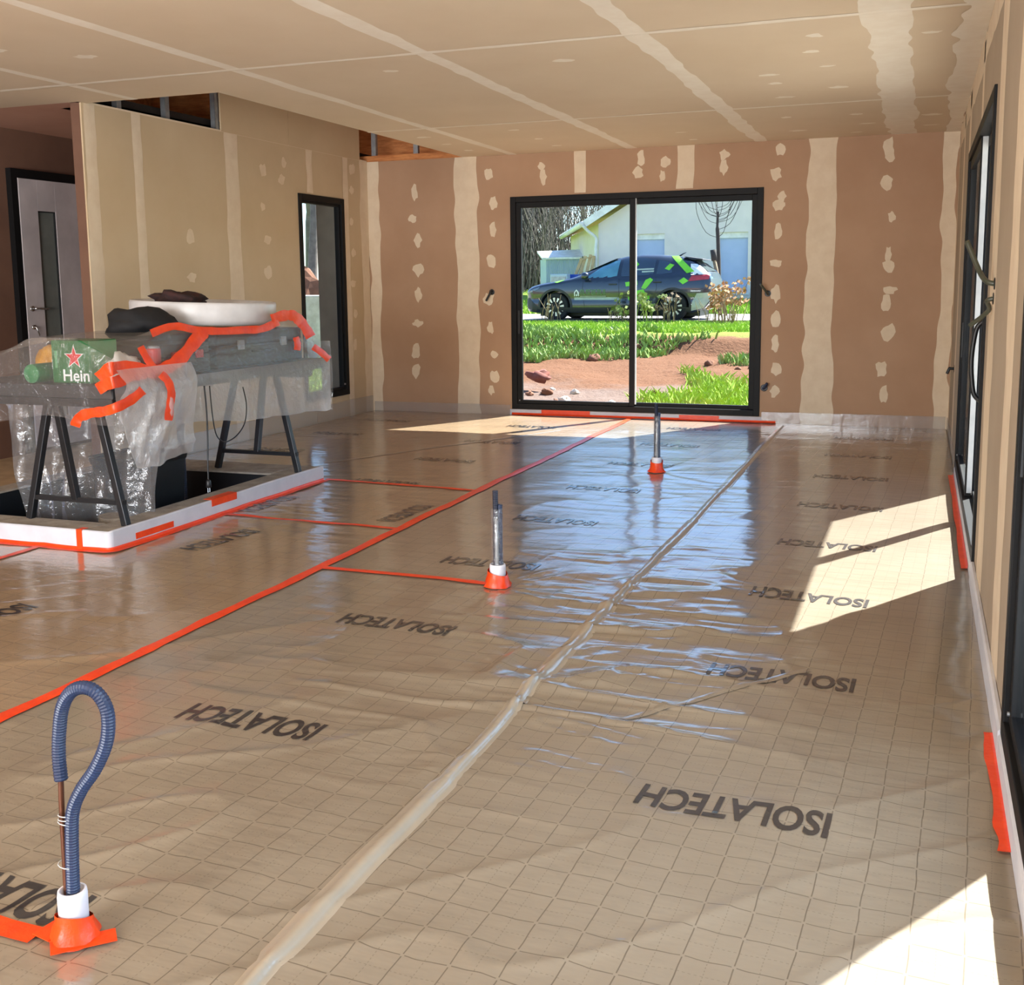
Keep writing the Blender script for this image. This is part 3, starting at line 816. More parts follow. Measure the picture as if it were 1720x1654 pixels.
path_strip(line_pts((XR - .002, WR1[0]), (XR - .002, WR1[1]), 20), [(-1, 0)] * 21, .012, .010, .080, 'edge_strip', M['foam'], 'white foam edge strip under the far right window')
path_strip(line_pts((XR - .002, WR2[1]), (XR - .002, WR1[0] - .005), 20), [(-1, 0)] * 21, .016, .010, .100, 'edge_strip', M['foam'], 'white foam edge strip on the right wall between the windows', top_wave=.006)
path_strip(line_pts((XR - .002, 1.0), (XR - .002, WR2[1] - .005), 20), [(-1, 0)] * 21, .016, .010, .085, 'edge_strip', M['foam'], 'white foam edge strip under the near right window')
path_strip(line_pts((XR - .002, WR1[1] + .005), (XR - .002, YB - .03), 20), [(-1, 0)] * 21, .008, .010, .115, 'edge_strip', M['plastic_skirt'], 'milky film skirting on the right wall near the back corner', 'film skirting', 'film skirtings along the walls', .006)
# tape on those strips
def wtape(lo, hi, label): tag(MB().box(lo, hi).build('tape_strip', M['tape'], None), label, 'tape', 'orange tape strips under the windows')
wtape((-3.42, YB - .0165, .030), (-2.93, YB - .0145, .068), 'orange tape piece under the left leaf of the back window')
wtape((-2.07, YB - .0165, .022), (-1.70, YB - .0145, .062), 'orange tape piece under the right leaf of the back window')
def base_tape(a, b, n_, label, seed):
    mb = MB(); P = line_pts(a, b, 30)
    for i, p in enumerate(P):
        w = (.02 if n_[1] else .008) + .012 * vn(i * .3, 0, seed)
        for t, z in ((.015, .034), (.016, .018), (.03, .017), (.03 + w, .0165)):
            mb.v.append((p[0] + n_[0] * t, p[1] + n_[1] * t, float(z)))
    for i in range(len(P) - 1):
        for j in range(3):
            q = i * 4 + j; mb.f.append((q, q + 1, q + 5, q + 4))
    tag(mb.build('tape_strip', M['tape'], None, smooth=True, recalc=False), label, 'tape', 'orange tape strips under the windows')
base_tape((WB[0], YB), (-1.19, YB), (0, -1), 'long orange tape at the foot of the back window', 41)
base_tape((XR, 5.15), (XR, 7.65), (-1, 0), 'orange tape at the foot of the far right window', 42)
base_tape((XR, 2.55), (XR, 3.25), (-1, 0), 'orange tape at the foot of the near right window', 43)

# ------------------------------------------------------------------ pipe stubs standing in the floor
def ring_tube(mb, pts, r, pitch=.0075, seg=12):
    """corrugated conduit: radius alternates along the path"""
    P = []; 
    sp = smooth_path(pts, 14); L = 0; acc = [0]
    for a, b in zip(sp[:-1], sp[1:]): L += (b - a).length; acc.append(L)
    n = int(L / (pitch / 2)); rs = []; j = 0
    for i in range(n + 1):
        s_ = L * i / n
        while j < len(acc) - 2 and acc[j + 1] < s_: j += 1
        t = (s_ - acc[j]) / max(1e-9, acc[j + 1] - acc[j]); P.append(sp[j].lerp(sp[j + 1], t)); rs.append(r if i % 2 else r * .90)
    return mb.tube(P, rs, seg)
def collar(root, sleeve_r, sleeve_h, tape_r, tape_h, seed):
    z0 = .012
    MB().lathe([(sleeve_r, z0), (sleeve_r * 1.02, z0 + sleeve_h * .9), (sleeve_r * .97, z0 + sleeve_h), (sleeve_r * .8, z0 + sleeve_h), (sleeve_r * .78, z0 + sleeve_h - .02)], seg=24).build('sleeve', M['sleeve'], root, smooth=True)
    mb = MB(); seg = 28; prof = [(tape_r * 1.22, .002), (tape_r * 1.16, .010), (tape_r * .98, .030), (tape_r * .9, tape_h * .8), (tape_r * .88, tape_h)]
    for j, (r_, z_) in enumerate(prof):
        for k_ in range(seg):
            t = 2 * math.pi * k_ / seg; q = 1 + .34 * (vn(3 * math.cos(t) + 9, 3 * math.sin(t) + j * .9, seed) - .5) * (1 if j < 3 else .25)
            zz = z_ + (.012 * math.sin(t + seed) if j == 4 else 0)
            mb.v.append((r_ * q * math.cos(t), r_ * q * math.sin(t), z0 + zz))
    for j in range(len(prof) - 1):
        for k_ in range(seg):
            a = j * seg + k_; b = j * seg + (k_ + 1) % seg; mb.f.append((a, b, b + seg, a + seg))
    mb.build('tape_wrap', M['tape'], root, smooth=True)

# near loop of blue conduit
p1 = thing('conduit_loop', 'blue corrugated conduit bent into a loop, standing in white sleeve, left foreground', 'pipe', (PIPES[0][0], PIPES[0][1], 0))
def loc1(px, py): q = ony(px, py, PIPES[0][1]); return (q.x - PIPES[0][0], .0, q.z)
lp = [loc1(*q) for q in ((103, 1310), (97, 1275), (97, 1235), (104, 1190), (120, 1162), (143, 1153), (165, 1165), (179, 1198), (177, 1245), (160, 1290), (138, 1325), (125, 1360), (122, 1410), (122, 1500))]
lp = [(x, .004 * math.sin(i), z) for i, (x, y_, z) in enumerate(lp)]
ring_tube(MB(), lp, .0135, .006).build('conduit', M['conduit'], p1, smooth=False)
MB().tube(smooth_path([loc1(102, 1300), loc1(104, 1360), loc1(108, 1430), loc1(112, 1505)], 6), .0055, 8).build('inner_pipe', M['copper'], p1, smooth=True)
for zz in (1368, 1374, 1382, 1452):
    c_ = loc1(115, zz); MB().tube([(c_[0] + .021 * math.cos(t), .016 * math.sin(t), c_[2] + .004 * math.sin(t * .5 + zz)) for t in np.linspace(0, 2 * math.pi, 14)], .0012, 5).build('binding_wire', M['seal'], p1, smooth=True)
collar(p1, .028, .105, .040, .052, 3)
fl_ = MB()
for (ax, ay, bx, by, w) in ((-.012, -.055, .075, .030, .045), (-.05, .02, -.06, -.03, .05)):
    d = Vector((bx - ax, by - ay, 0)).normalized(); s = Vector((-d.y, d.x, 0)) * w / 2
    a = Vector((ax, ay, .020)); b = Vector((bx, by, .0185)); fl_.prism([a - s, b - s, b + s, a + s], (0, 0, .002))
fl_.build('tape_flap', M['tape'], p1)

def bundle(i, label, hgt, seed, tape_h, sleeve_h):
    x, y = PIPES[i]
    t = thing('conduit_stub', label, 'pipe', (x, y, 0), 'taped conduit stubs in the floor')
    rg = random.Random(seed)
    def pth_(dx, dy, top, lean): return [(dx, dy, .03), (dx * .9, dy, .14), (dx * .8 + lean * .3, dy, hgt * .55), (dx * .6 + lean * .7, dy, hgt * .8), (dx * .6 + lean, dy, top)]
    ring_tube(MB(), pth_(-.008, 0, hgt, -.002), .0125, .008, 9).build('conduit', M['conduit_dark'], t)
    ring_tube(MB(), pth_(.012, .006, hgt * .86, .006), .0105, .008, 9).build('conduit', M['conduit'], t)
    MB().tube([(.002, -.012, .03), (.002, -.012, hgt * .5), (.0, -.010, hgt * .72)], .009, 8).build('inner_pipe', M['steel'], t, smooth=True)
    mb = MB(); seg = 14
    for j, zz in enumerate(np.linspace(.06, hgt * .82, 9)):
        for k_ in range(seg):
            a = 2 * math.pi * k_ / seg; r_ = .0255 + .006 * (vn(k_ * 1.1, j * 1.3, seed) - .4)
            mb.v.append((r_ * math.cos(a), r_ * .9 * math.sin(a), float(zz)))
    for j in range(8):
        for k_ in range(seg):
            a = j * seg + k_; b = j * seg + (k_ + 1) % seg; mb.f.append((a, b, b + seg, a + seg))
    mb.build('plastic_wrap', M['plastic_clear'], t, smooth=True)
    collar(t, .034, sleeve_h, .048, tape_h, seed)
bundle(1, 'grey-blue conduit bundle in white sleeve with orange tape, at the middle of the floor', .425, 5, .062, .095)
bundle(2, 'slim dark conduit bundle with orange taped foot, nearest the back window', .48, 6, .075, .10)
# ------------------------------------------------------------------ trestle table over the hatch
TX0, TX1, TY0, TY1, TZ0, TZ1 = -4.62, -3.63, 4.28, 6.29, .755, .82
tag(MB().box((TX0, TY0, TZ0), (TX1, TY1, TZ1)).build('table_top', M['case'], None, bevel=.004), 'dark table board lying on two black trestles over the hatch', 'table')
def trestle(y, ytop, label):
    t = thing('trestle', label, 'trestle', (-4.0, y, RIMZ), 'black steel trestles under the table board')
    z = lambda v: v - RIMZ
    for sx, xt in ((-.305, -.135), (.303, .165)):
        MB().bar((sx, 0, 0), (xt, 0, z(.725)), .036, .036, (0, 1, 0)).build('leg', M['steelblack'], t, bevel=.004)
    MB().bar((-.27, 0, z(.222)), (.30, 0, z(.222)), .024, .030, (0, 1, 0)).build('crossbar', M['steelblack'], t)
    MB().bar((0, 0, z(.222)), (.01, ytop - y, z(.725)), .036, .036, (0, 1, 0)).build('strut', M['steelblack'], t, bevel=.004)
    MB().box((-.34, min(0, ytop - y) - .02, z(.715)), (.36, max(0, ytop - y) + .02, z(.753))).build('top_beam', M['steelblack'], t)
trestle(4.40, 4.30, 'black steel trestle standing on the near rim of the hatch')
trestle(6.04, 6.14, 'black steel trestle standing on the far rim of the hatch')

# ------------------------------------------------------------------ things on the table
bx = thing('beer_carton', 'green beer carton with red star and white lettering on the near table end', 'carton', (-4.06, 4.36, TZ1))
MB().box((0, 0, .0005), (.235, .20, .212)).build('carton_body', M['beer_green'], bx, bevel=.004)
MB().box((.2352, .004, .002), (.2368, .196, .208)).build('side_print', M['beer_green2'], bx)
def star(cx, cz, R, y, dy, m, name):
    pts = [(cx + (R if k_ % 2 == 0 else R * .40) * math.sin(math.pi * k_ / 5), y, cz + (R if k_ % 2 == 0 else R * .40) * math.cos(math.pi * k_ / 5)) for k_ in range(10)]
    MB().prism(pts, (0, dy, 0)).build(name, m, bx)
star(.140, .128, .062, -.0015, -.0008, M['white'], 'star_outline'); star(.140, .128, .053, -.0025, -.0008, M['red'], 'star')
def flat_text(s, size, parent, m, origin, xd, yd, wide=None, bold=0., name='lettering', off=.0015):
    v, f = text_mesh(s, size, wide, bold, None)
    xd = Vector(xd); yd = Vector(yd); n_ = xd.cross(yd); o_ = Vector(origin) + n_ * off
    mb = MB(); mb.v = [tuple(o_ + xd * p[0] + yd * p[1]) for p in v]; mb.f = f
    return mb.build(name, m, parent, recalc=False)
flat_text('Hein', .082, bx, M['white'], (.148, 0, .036), (1, 0, 0), (0, 0, 1), .160, .0012)
flat_text('12', .024, bx, M['white'], (.075, 0, .186), (1, 0, 0), (0, 0, 1))
MB().box((.020, -.0015, .075), (.036, -.0008, .16)).build('side_stripe', M['beer_green2'], bx)
gr = thing('green_roll', 'green hollow roll lying beside the beer carton', 'roll', (-4.14, 4.30, TZ1 + .048))
MB().lathe([(.022, 0), (.046, 0), (.048, .006), (.048, .17), (.044, .175), (.022, .175)], seg=24, axis='y').build('roll_body', M['green_roll'], gr, smooth=False)
MB().lathe([(.0215, .002), (.0215, .172)], seg=16, axis='y', cap=True).build('roll_core', M['black'], gr)
def lump(name, c, r, m, label, cat, seed, sub=22, amp=.35, flat=None):
    mb = MB(); n1, n2 = sub, sub // 2
    for j in range(n2 + 1):
        ph = math.pi * j / n2
        for k_ in range(n1):
            t = 2 * math.pi * k_ / n1
            d = Vector((math.sin(ph) * math.cos(t), math.sin(ph) * math.sin(t), math.cos(ph)))
            q = 1 + amp * (float(vn(d.x * 2.3 + d.z * 1.7 + 5, d.y * 2.3 + d.z + 5, seed)) - .5)
            z = d.z * r[2] * q
            if flat is not None: z = max(z, flat)
            mb.v.append((c[0] + d.x * r[0] * q, c[1] + d.y * r[1] * q, c[2] + z))
    for j in range(n2):
        for k_ in range(n1):
            a = j * n1 + k_; b = j * n1 + (k_ + 1) % n1; mb.f.append((a, b, b + n1, a + n1))
    o = mb.build(name, m, None, smooth=True)
    return tag(o, label, cat)
lump('yellow_bag', (-4.28, 4.62, TZ1 + .085), (.09, .10, .09), M['yellow'], 'crumpled yellow bag left of the green carton', 'bag', 3, flat=-.084)
def tool_case(lo, hi, label, lat):
    t = thing('tool_case', label, 'tool case', (lo[0], lo[1], lo[2]), 'tool cases under the dust sheet')
    d = [hi[i] - lo[i] for i in range(3)]
    MB().box((0, 0, .001), (d[0], d[1], d[2] * .62)).build('case_body', M['case'], t, bevel=.012)
    MB().box((.003, .003, d[2] * .63), (d[0] - .003, d[1] - .003, d[2])).build('case_lid', M['case'], t, bevel=.012)
    for q in (.25, .75):
        MB().box((d[0] - .002, d[1] * q - .03, d[2] * .5), (d[0] + .008, d[1] * q + .03, d[2] * .76)).build('latch', lat, t)
    MB().tube(smooth_path([(d[0], d[1] * .38, d[2] * .42), (d[0] + .012, d[1] * .40, d[2] * .42), (d[0] + .012, d[1] * .6, d[2] * .42), (d[0], d[1] * .62, d[2] * .42)], 4), .008, 6).build('case_handle', M['black'], t, smooth=True)
tool_case((-4.30, 4.78, TZ1), (-3.72, 5.20, .985), 'charcoal tool case in the middle of the table under the dust sheet', M['red'])
tool_case((-4.45, 5.28, TZ1), (-3.73, 6.20, 1.025), 'large charcoal tool case under the white round tray', M['steel'])
t = thing('paint_can', 'small red can beside the tool case', 'can', (-3.71, 4.70, TZ1))
MB().lathe([(.035, .001), (.036, .15), (.032, .156)], seg=20).build('can_body', M['red'], t, smooth=False)
MB().lathe([(.031, .156), (.028, .166), (.012, .170)], seg=20).build('can_lid', M['steel'], t, smooth=False)

# white round tray on top, rag and black bag
tr = thing('round_tray', 'large round white plastic tray lying on the covered table', 'tray', (-4.15, 5.75, 1.068))
tr.rotation_euler = (math.radians(-.5), math.radians(2.0), 0)
MB().lathe([(.405, 0), (.425, .006), (.434, .03), (.437, .120), (.431, .134), (.418, .134), (.413, .12), (.405, .04), (.38, .018)], seg=56).build('tray_body', M['tray'], tr, smooth=True)
lump('rag', (-4.22, 5.62, 1.205), (.15, .16, .055), M['rag'], 'crumpled dark red cloth lying in the white tray', 'cloth', 9, amp=1.1, flat=-.06)
lump('cloth_bag', (-4.10, 5.06, 1.075), (.17, .20, .09), M['bag'], 'black cloth bag lying on the covered table behind the carton', 'bag', 12, amp=.7, flat=-.075)

# ------------------------------------------------------------------ plastic dust sheet
ds = thing('dust_sheet', 'clear plastic dust sheet with orange tape covering the table', 'plastic sheet', (0, 0, 0))
M['plastic_side'] = plastic('milky_sheet_skirt', .5, .44, .10)
sil = [(195, 604), (240, 572), (262, 552), (300, 549), (345, 557), (400, 556), (445, 551), (470, 533), (490, 527), (515, 548), (535, 588), (552, 604)]
SY = []; SZ = []
for q in sil:
    p = onx(q[0], q[1], -3.66); SY.append(p.y); SZ.append(p.z)
def ztop(y): return float(np.interp(y, SY, SZ))
NX = [-4.62, -4.40, -4.30, -4.10, -4.05, -3.82, -3.78, -3.60]; NZ = [.87, .93, .96, 1.045, 1.050, 1.050, 1.03, .95]
def znear(x): return float(np.interp(x, NX, NZ))
def hem_r(y): return float(np.interp(y, [4.2, 4.8, 5.3, 5.8, 6.35], [.60, .575, .525, .50, .475])) + .012 * float(vn(y * 9, 0, 61))
ys = np.linspace(4.262, 6.325, 96); mb = MB(); rowlen = None
for y in ys:
    row = []; w = math.exp(-(y - 4.262) / .22); zt_e = ztop(y)
    zr = max(zt_e * (1 - w) + znear(-3.66) * w, .86)
    far = max(0, (y - 6.10) / .22)
    for x in np.linspace(-4.64, -3.66, 22):
        z = (1 - w) * (min(zt_e, 1.085) if x > -3.72 else min(max(1.02, zt_e), 1.045)) + w * znear(x)
        if x < -4.45: z -= (-.0 - (x + 4.45)) * 1.0
        z -= .18 * min(far, 1) ** 2
        row.append((x, y, z + .012 * (float(vn(x * 9, y * 9, 62)) - .5)))
    zr2 = row[-1][2]
    for k_ in range(1, 13):      # steep side over the heaped things
        f_ = k_ / 12; z = zr2 + (.825 - zr2) * f_; x = -3.66 + .055 * f_ ** .8
        a_ = math.atan2(z - .93, y - 4.86)          # pleats fanning from the taped knot
        rr_ = math.hypot(z - .93, y - 4.86)
        x += .020 * (1 - abs(2 * float(vn(a_ * 5 + 9, rr_ * 1.5, 63)) - 1)) ** 3 * min(1, rr_ * 5) * math.sin(math.pi * min(1, f_ + .15))
        row.append((x, y, z))
    hz = hem_r(y)
    for k_ in range(1, 13):
        f_ = k_ / 12; z = .825 + (hz - .825) * f_
        x = -3.605 + .028 * f_ * (float(vn(y * 11, z * 2.5, 64)) - .3) + .012 * (float(vn(y * 26, z * 6, 65)) - .5) * f_ + .010 * math.sin(y * 3)
        row.append((x, y, z))
    rowlen = len(row); mb.v += row
n_r = len(ys)
for i in range(n_r - 1):
    for j in range(rowlen - 1):
        a = i * rowlen + j; mb.f.append((a, a + 1, a + rowlen + 1, a + rowlen))
NSK = 12
fa = [q for q in mb.f if (q[0] % rowlen) < rowlen - 1 - NSK]; fb = [q for q in mb.f if (q[0] % rowlen) >= rowlen - 1 - NSK]
m2 = MB(); m2.v = list(mb.v); m2.f = fb; mb.f = fa
for b_, nm2, mt in ((mb, 'top_sheet', M['plastic']), (m2, 'side_skirt', M['plastic_side'])):
    used = sorted({i for q in b_.f for i in q}); mp_ = {v: k_ for k_, v in enumerate(used)}
    b_.v = [b_.v[i] for i in used]; b_.f = [tuple(mp_[i] for i in q) for q in b_.f]
    b_.build(nm2, mt, ds, smooth=True, recalc=False)
# near and far ends
def end_cap(y0, out, ztop_f, hem_f, name, m, x0=-4.64, x1=-3.60, seed=70):
    mb = MB(); xs = np.linspace(x0, x1, 44); rows = 16
    for j in range(rows + 1):
        f_ = j / rows
        for x in xs:
            zt = ztop_f(x); z = zt + (hem_f(x) - zt) * f_
            bulge = .02 * math.sin(math.pi * min(1, f_ * 1.2))
            y = y0 + out * (bulge + .02 * (float(vn(x * 13, z * 4, seed)) - .5) * f_ + .012 * (1 - abs(2 * float(vn(x * 6 + z * 5, z * 2, seed + 1)) - 1)) ** 3)
            mb.v.append((x, y, z))
    w_ = len(xs)
    for j in range(rows):
        for i in range(w_ - 1):
            a = j * w_ + i; mb.f.append((a, a + 1, a + w_ + 1, a + w_))
    return mb.build(name, m, ds, smooth=True, recalc=False)
end_cap(4.262, -1, lambda x: znear(x), lambda x: .648 + .02 * math.sin(x * 9), 'end_sheet', M['plastic_clear'])
end_cap(6.325, 1, lambda x: .93, lambda x: .48 + .02 * math.sin(x * 7), 'end_sheet', M['plastic'], seed=74)
# bunched milky flap hanging at the near corner
mb = MB(); nu, nv = 40, 30
for j in range(nv + 1):
    f_ = j / nv
    for i in range(nu + 1):
        u_ = i / nu; y = 4.24 + .58 * u_ - .05 * f_ * math.sin(u_ * 3)
        hem = .36 + .10 * abs(u_ - .55) + .05 * float(vn(u_ * 6, 0, 81))
        if u_ < .25: hem += .22 * (1 - u_ / .25)
        z = .90 + (hem - .90) * f_
        x = -3.572 + .045 * (1 - abs(2 * float(vn(u_ * 5 + f_ * .8, f_ * 1.6, 82)) - 1)) ** 2 * min(1, f_ * 2.5) + .016 * (float(vn(u_ * 17, f_ * 7, 83)) - .5) + .03 * math.sin(f_ * 5)
        mb.v.append((x, y, z))
for j in range(nv):
    for i in range(nu):
        a = j * (nu + 1) + i; mb.f.append((a, a + 1, a + nu + 2, a + nu + 1))
mb.build('loose_flap', M['plastic_milky'], ds, smooth=True, recalc=False)
# sheet hanging under the board down into the hatch
mb = MB(); nu, nv = 70, 26
for j in range(nv + 1):
    f_ = j / nv; z = .75 - .95 * f_
    for i in range(nu + 1):
        u_ = i / nu; sq = 1 - .22 * f_
        x = -4.22 + (u_ - .5) * 1.05 * sq
        y = 4.66 + .10 * (1 - abs(2 * float(vn(u_ * 9 + f_ * 1.2, f_ * 1.2, 91)) - 1)) ** 2 + .03 * (float(vn(u_ * 20, f_ * 6, 92)) - .5) + .05 * f_
        mb.v.append((x, y, z))
for j in range(nv):
    for i in range(nu):
        a = j * (nu + 1) + i; mb.f.append((a, a + 1, a + nu + 2, a + nu + 1))
M['plastic_blue'] = plastic('bluish_dust_sheet', .5, .22, .09, tint=(.72, .78, .95), bst=.9, bsc=14)
mb.build('hanging_sheet', M['plastic_blue'], ds, smooth=True, recalc=False)

def on_sheet(px, py, lift=.0):
    if px < 192:
        return ony(px, py, 4.232 - lift)
    x = -3.60
    for _ in range(3):
        p = onx(px, py, x); x = -3.590 + lift - .058 * min(1, max(0, (p.z - .82) / .25))
    return onx(px, py, x)
def ribbon3(pts, w_px, name, parent, m, seed, lift=0.):
    sp = smooth_path([Vector((p[0], p[1], 0)) for p in pts], 6); mb = MB()
    for i, p in enumerate(sp):
        d = (sp[min(i + 1, len(sp) - 1)] - sp[max(i - 1, 0)]).normalized(); s = Vector((-d.y, d.x, 0)) * (w_px / 2) * (1 + .25 * (float(vn(i * .6, 0, seed)) - .5))
        for t in (-1, 0, 1):
            q = p + s * t; mb.v.append(tuple(on_sheet(q.x, q.y, lift + (.004 if t == 0 else 0) + .006 * float(vn(i * .8, t, seed + 1)))))
    for i in range(len(sp) - 1):
        for j in range(2):
            a = i * 3 + j; mb.f.append((a, a + 1, a + 4, a + 3))
    return mb.build(name, m, parent, smooth=True, recalc=False)
for i, (pts, w) in enumerate((
    ([(166, 636), (185, 620), (212, 617), (240, 622), (262, 624), (285, 615), (305, 600), (322, 580), (334, 565), (344, 556)], 22),
    ([(164, 654), (180, 645), (200, 640), (222, 630), (245, 626)], 20),
    ([(254, 560), (280, 550), (300, 548), (330, 554), (370, 556), (410, 554), (440, 552), (468, 540)], 13),
    ([(456, 536), (476, 530), (492, 530), (503, 538), (514, 552), (522, 566)], 17),
    ([(497, 566), (500, 578), (499, 588)], 11),
    ([(526, 582), (540, 592), (553, 604)], 11),
    ([(126, 716), (132, 702), (150, 694), (178, 690), (205, 680), (225, 668), (240, 655)], 17),
    ([(270, 628), (282, 640), (288, 660), (285, 685), (283, 706)], 14),
    ([(236, 582), (248, 604), (262, 622)], 12))):
    ribbon3(pts, w, 'tape_strip', ds, M['tape'], 100 + i * 3, .075 if i in (6, 7) else .014)
# blue-white label sheet inside the plastic and loose white papers
lump('paper_heap', (-3.74, 4.52, TZ1 + .07), (.07, .10, .075), M['paper'], 'crumpled white paper at the near table corner under the sheet', 'paper', 15, amp=.9, flat=-.069)

# ------------------------------------------------------------------ cables and things in the hatch
def cable(pts, r, label, plug=False):
    t = thing('cable', label, 'cable', (0, 0, 0), 'black cables hanging from the table')
    P = [on_sheet(x, y, .035) for x, y in pts]
    MB().tube(smooth_path(P, 7), r, 7).build('cord', M['black'], t, smooth=True)
    if plug:
        e = P[-1]
        MB().lathe([(.006, .03), (.013, .022), (.015, -.012), (.010, -.016)], (e.x, e.y, e.z - .02), 12).build('plug_body', M['black'], t, smooth=True)
        MB().tube([(e.x, e.y - .008, e.z - .035), (e.x, e.y - .008, e.z - .06)], .0025, 6).tube([(e.x, e.y + .008, e.z - .035), (e.x, e.y + .008, e.z - .06)], .0025, 6).build('plug_pins', M['chrome'], t)
cable([(343, 648), (347, 690), (349, 740), (349, 780), (350, 808)], .0045, 'thin black cable with a plug hanging over the hatch', True)
cable([(352, 648), (356, 690), (361, 722), (368, 737), (380, 742), (398, 731), (411, 710), (414, 680), (408, 650)], .0035, 'thin black cable looping below the table edge')
bn = thing('waste_bin', 'tall black bin standing in the hatch under the table', 'bin', (-4.31, 5.27, -.62))
def tapered(w0, w1, d0, d1, z0, z1, ch):
    def ring(w, d, z): return [(-w + ch, -d, z), (w - ch, -d, z), (w, -d + ch, z), (w, d - ch, z), (w - ch, d, z), (-w + ch, d, z), (-w, d - ch, z), (-w, -d + ch, z)]
    mb = MB(); a = ring(w0, d0, z0); b = ring(w1, d1, z1); c = ring(w1 - .01, d1 - .01, z1); e = ring(w0 - .01, d0 - .01, z0 + .02)
    mb.v = a + b + c + e
    for k_ in range(3):
        for i in range(8): mb.f.append((k_ * 8 + i, k_ * 8 + (i + 1) % 8, (k_ + 1) * 8 + (i + 1) % 8, (k_ + 1) * 8 + i))
    mb.f.append(tuple(range(8))); mb.f.append(tuple(range(24, 32))); return mb
tapered(.17, .21, .17, .21, .0, .93, .05).build('bin_body', M['bin'], bn)
tapered(.215, .222, .215, .222, .895, .935, .05).build('bin_rim', M['bin'], bn)
bk = thing('beige_drum', 'beige drum in the hatch behind the near trestle leg', 'drum', (-4.03, 4.74, -.62))
MB().lathe([(.09, 0), (.10, .2), (.10, .66), (.105, .665), (.105, .69), (.095, .69)], seg=22).build('drum_body', M['concrete'], bk, smooth=False)
MB().lathe([(.094, .672), (.094, .684)], seg=22).build('drum_lid', M['yellow'], bk)
st_ = thing('conduit_riser', 'dark blue conduit rising out of the hatch beside the bin', 'pipe', (-4.30, 5.66, -.62))
ring_tube(MB(), [(0, 0, 0), (0, 0, .4), (.004, 0, .8), (0, .0, 1.02)], .022, .012, 10).build('conduit', M['conduit_dark'], st_)
MB().lathe([(.024, 1.0), (.024, 1.34), (.02, 1.35)], seg=14).build('sleeve', M['steel'], st_, smooth=True)

# ------------------------------------------------------------------ conduit ends sticking out of the walls
def wall_conduit(c, nrm, tip, m, label, r=.011, ring=.028, mid=None):
    t = thing('wall_conduit', label, 'conduit', c, 'conduit ends left in the walls')
    n_ = Vector(nrm); tip = Vector(tip) - Vector(c)
    ax = 'y' if abs(n_.y) > .5 else 'x'; s = n_.y if ax == 'y' else n_.x
    MB().lathe([(ring, 0), (ring, s * .004), (ring * .8, s * .005)], (0, 0, 0), 18, ax).build('hole_ring', M['black'], t)
    m1 = n_ * .035 if mid is None else Vector(mid) - Vector(c)
    MB().tube(smooth_path([n_ * .001, n_ * .02 + m1 * .2, m1, tip], 6), r, 9).build('conduit', m, t, smooth=True)
wall_conduit((-3.925, YB, 1.205), (0, -1, 0), (-3.965, YB - .06, 1.12), M['black'], 'short black conduit end in the wall left of the back window')
wall_conduit((-1.285, YB, 1.175), (0, -1, 0), (-1.335, YB - .12, 1.26), M['conduit_green'], 'olive conduit end in the wall right of the back window')
wall_conduit((-1.30, YB, .33), (0, -1, 0), (-1.265, YB - .07, .375), M['conduit'], 'blue conduit end low beside the back window', .013, .032)
def at_y(px, py, y): p = ony(px, py, y); return (p.x, p.y, p.z)
wall_conduit((XR, 4.47, 1.27), (-1, 0, 0), at_y(1624, 405, 4.60), M['conduit_green'], 'olive conduit bent upwards from the right wall beside the window handle', .010, .022, at_y(1645, 455, 4.56))
wall_conduit((XR, 4.50, 1.215), (-1, 0, 0), at_y(1629, 547, 4.62), M['conduit_green'], 'olive conduit bent downwards from the right wall beside the window handle', .009, .022, at_y(1660, 522, 4.56))
wall_conduit((XR, 8.9, .62), (-1, 0, 0), (XR - .05, 8.9, .58), M['black'], 'black conduit end low on the right wall near the back corner')
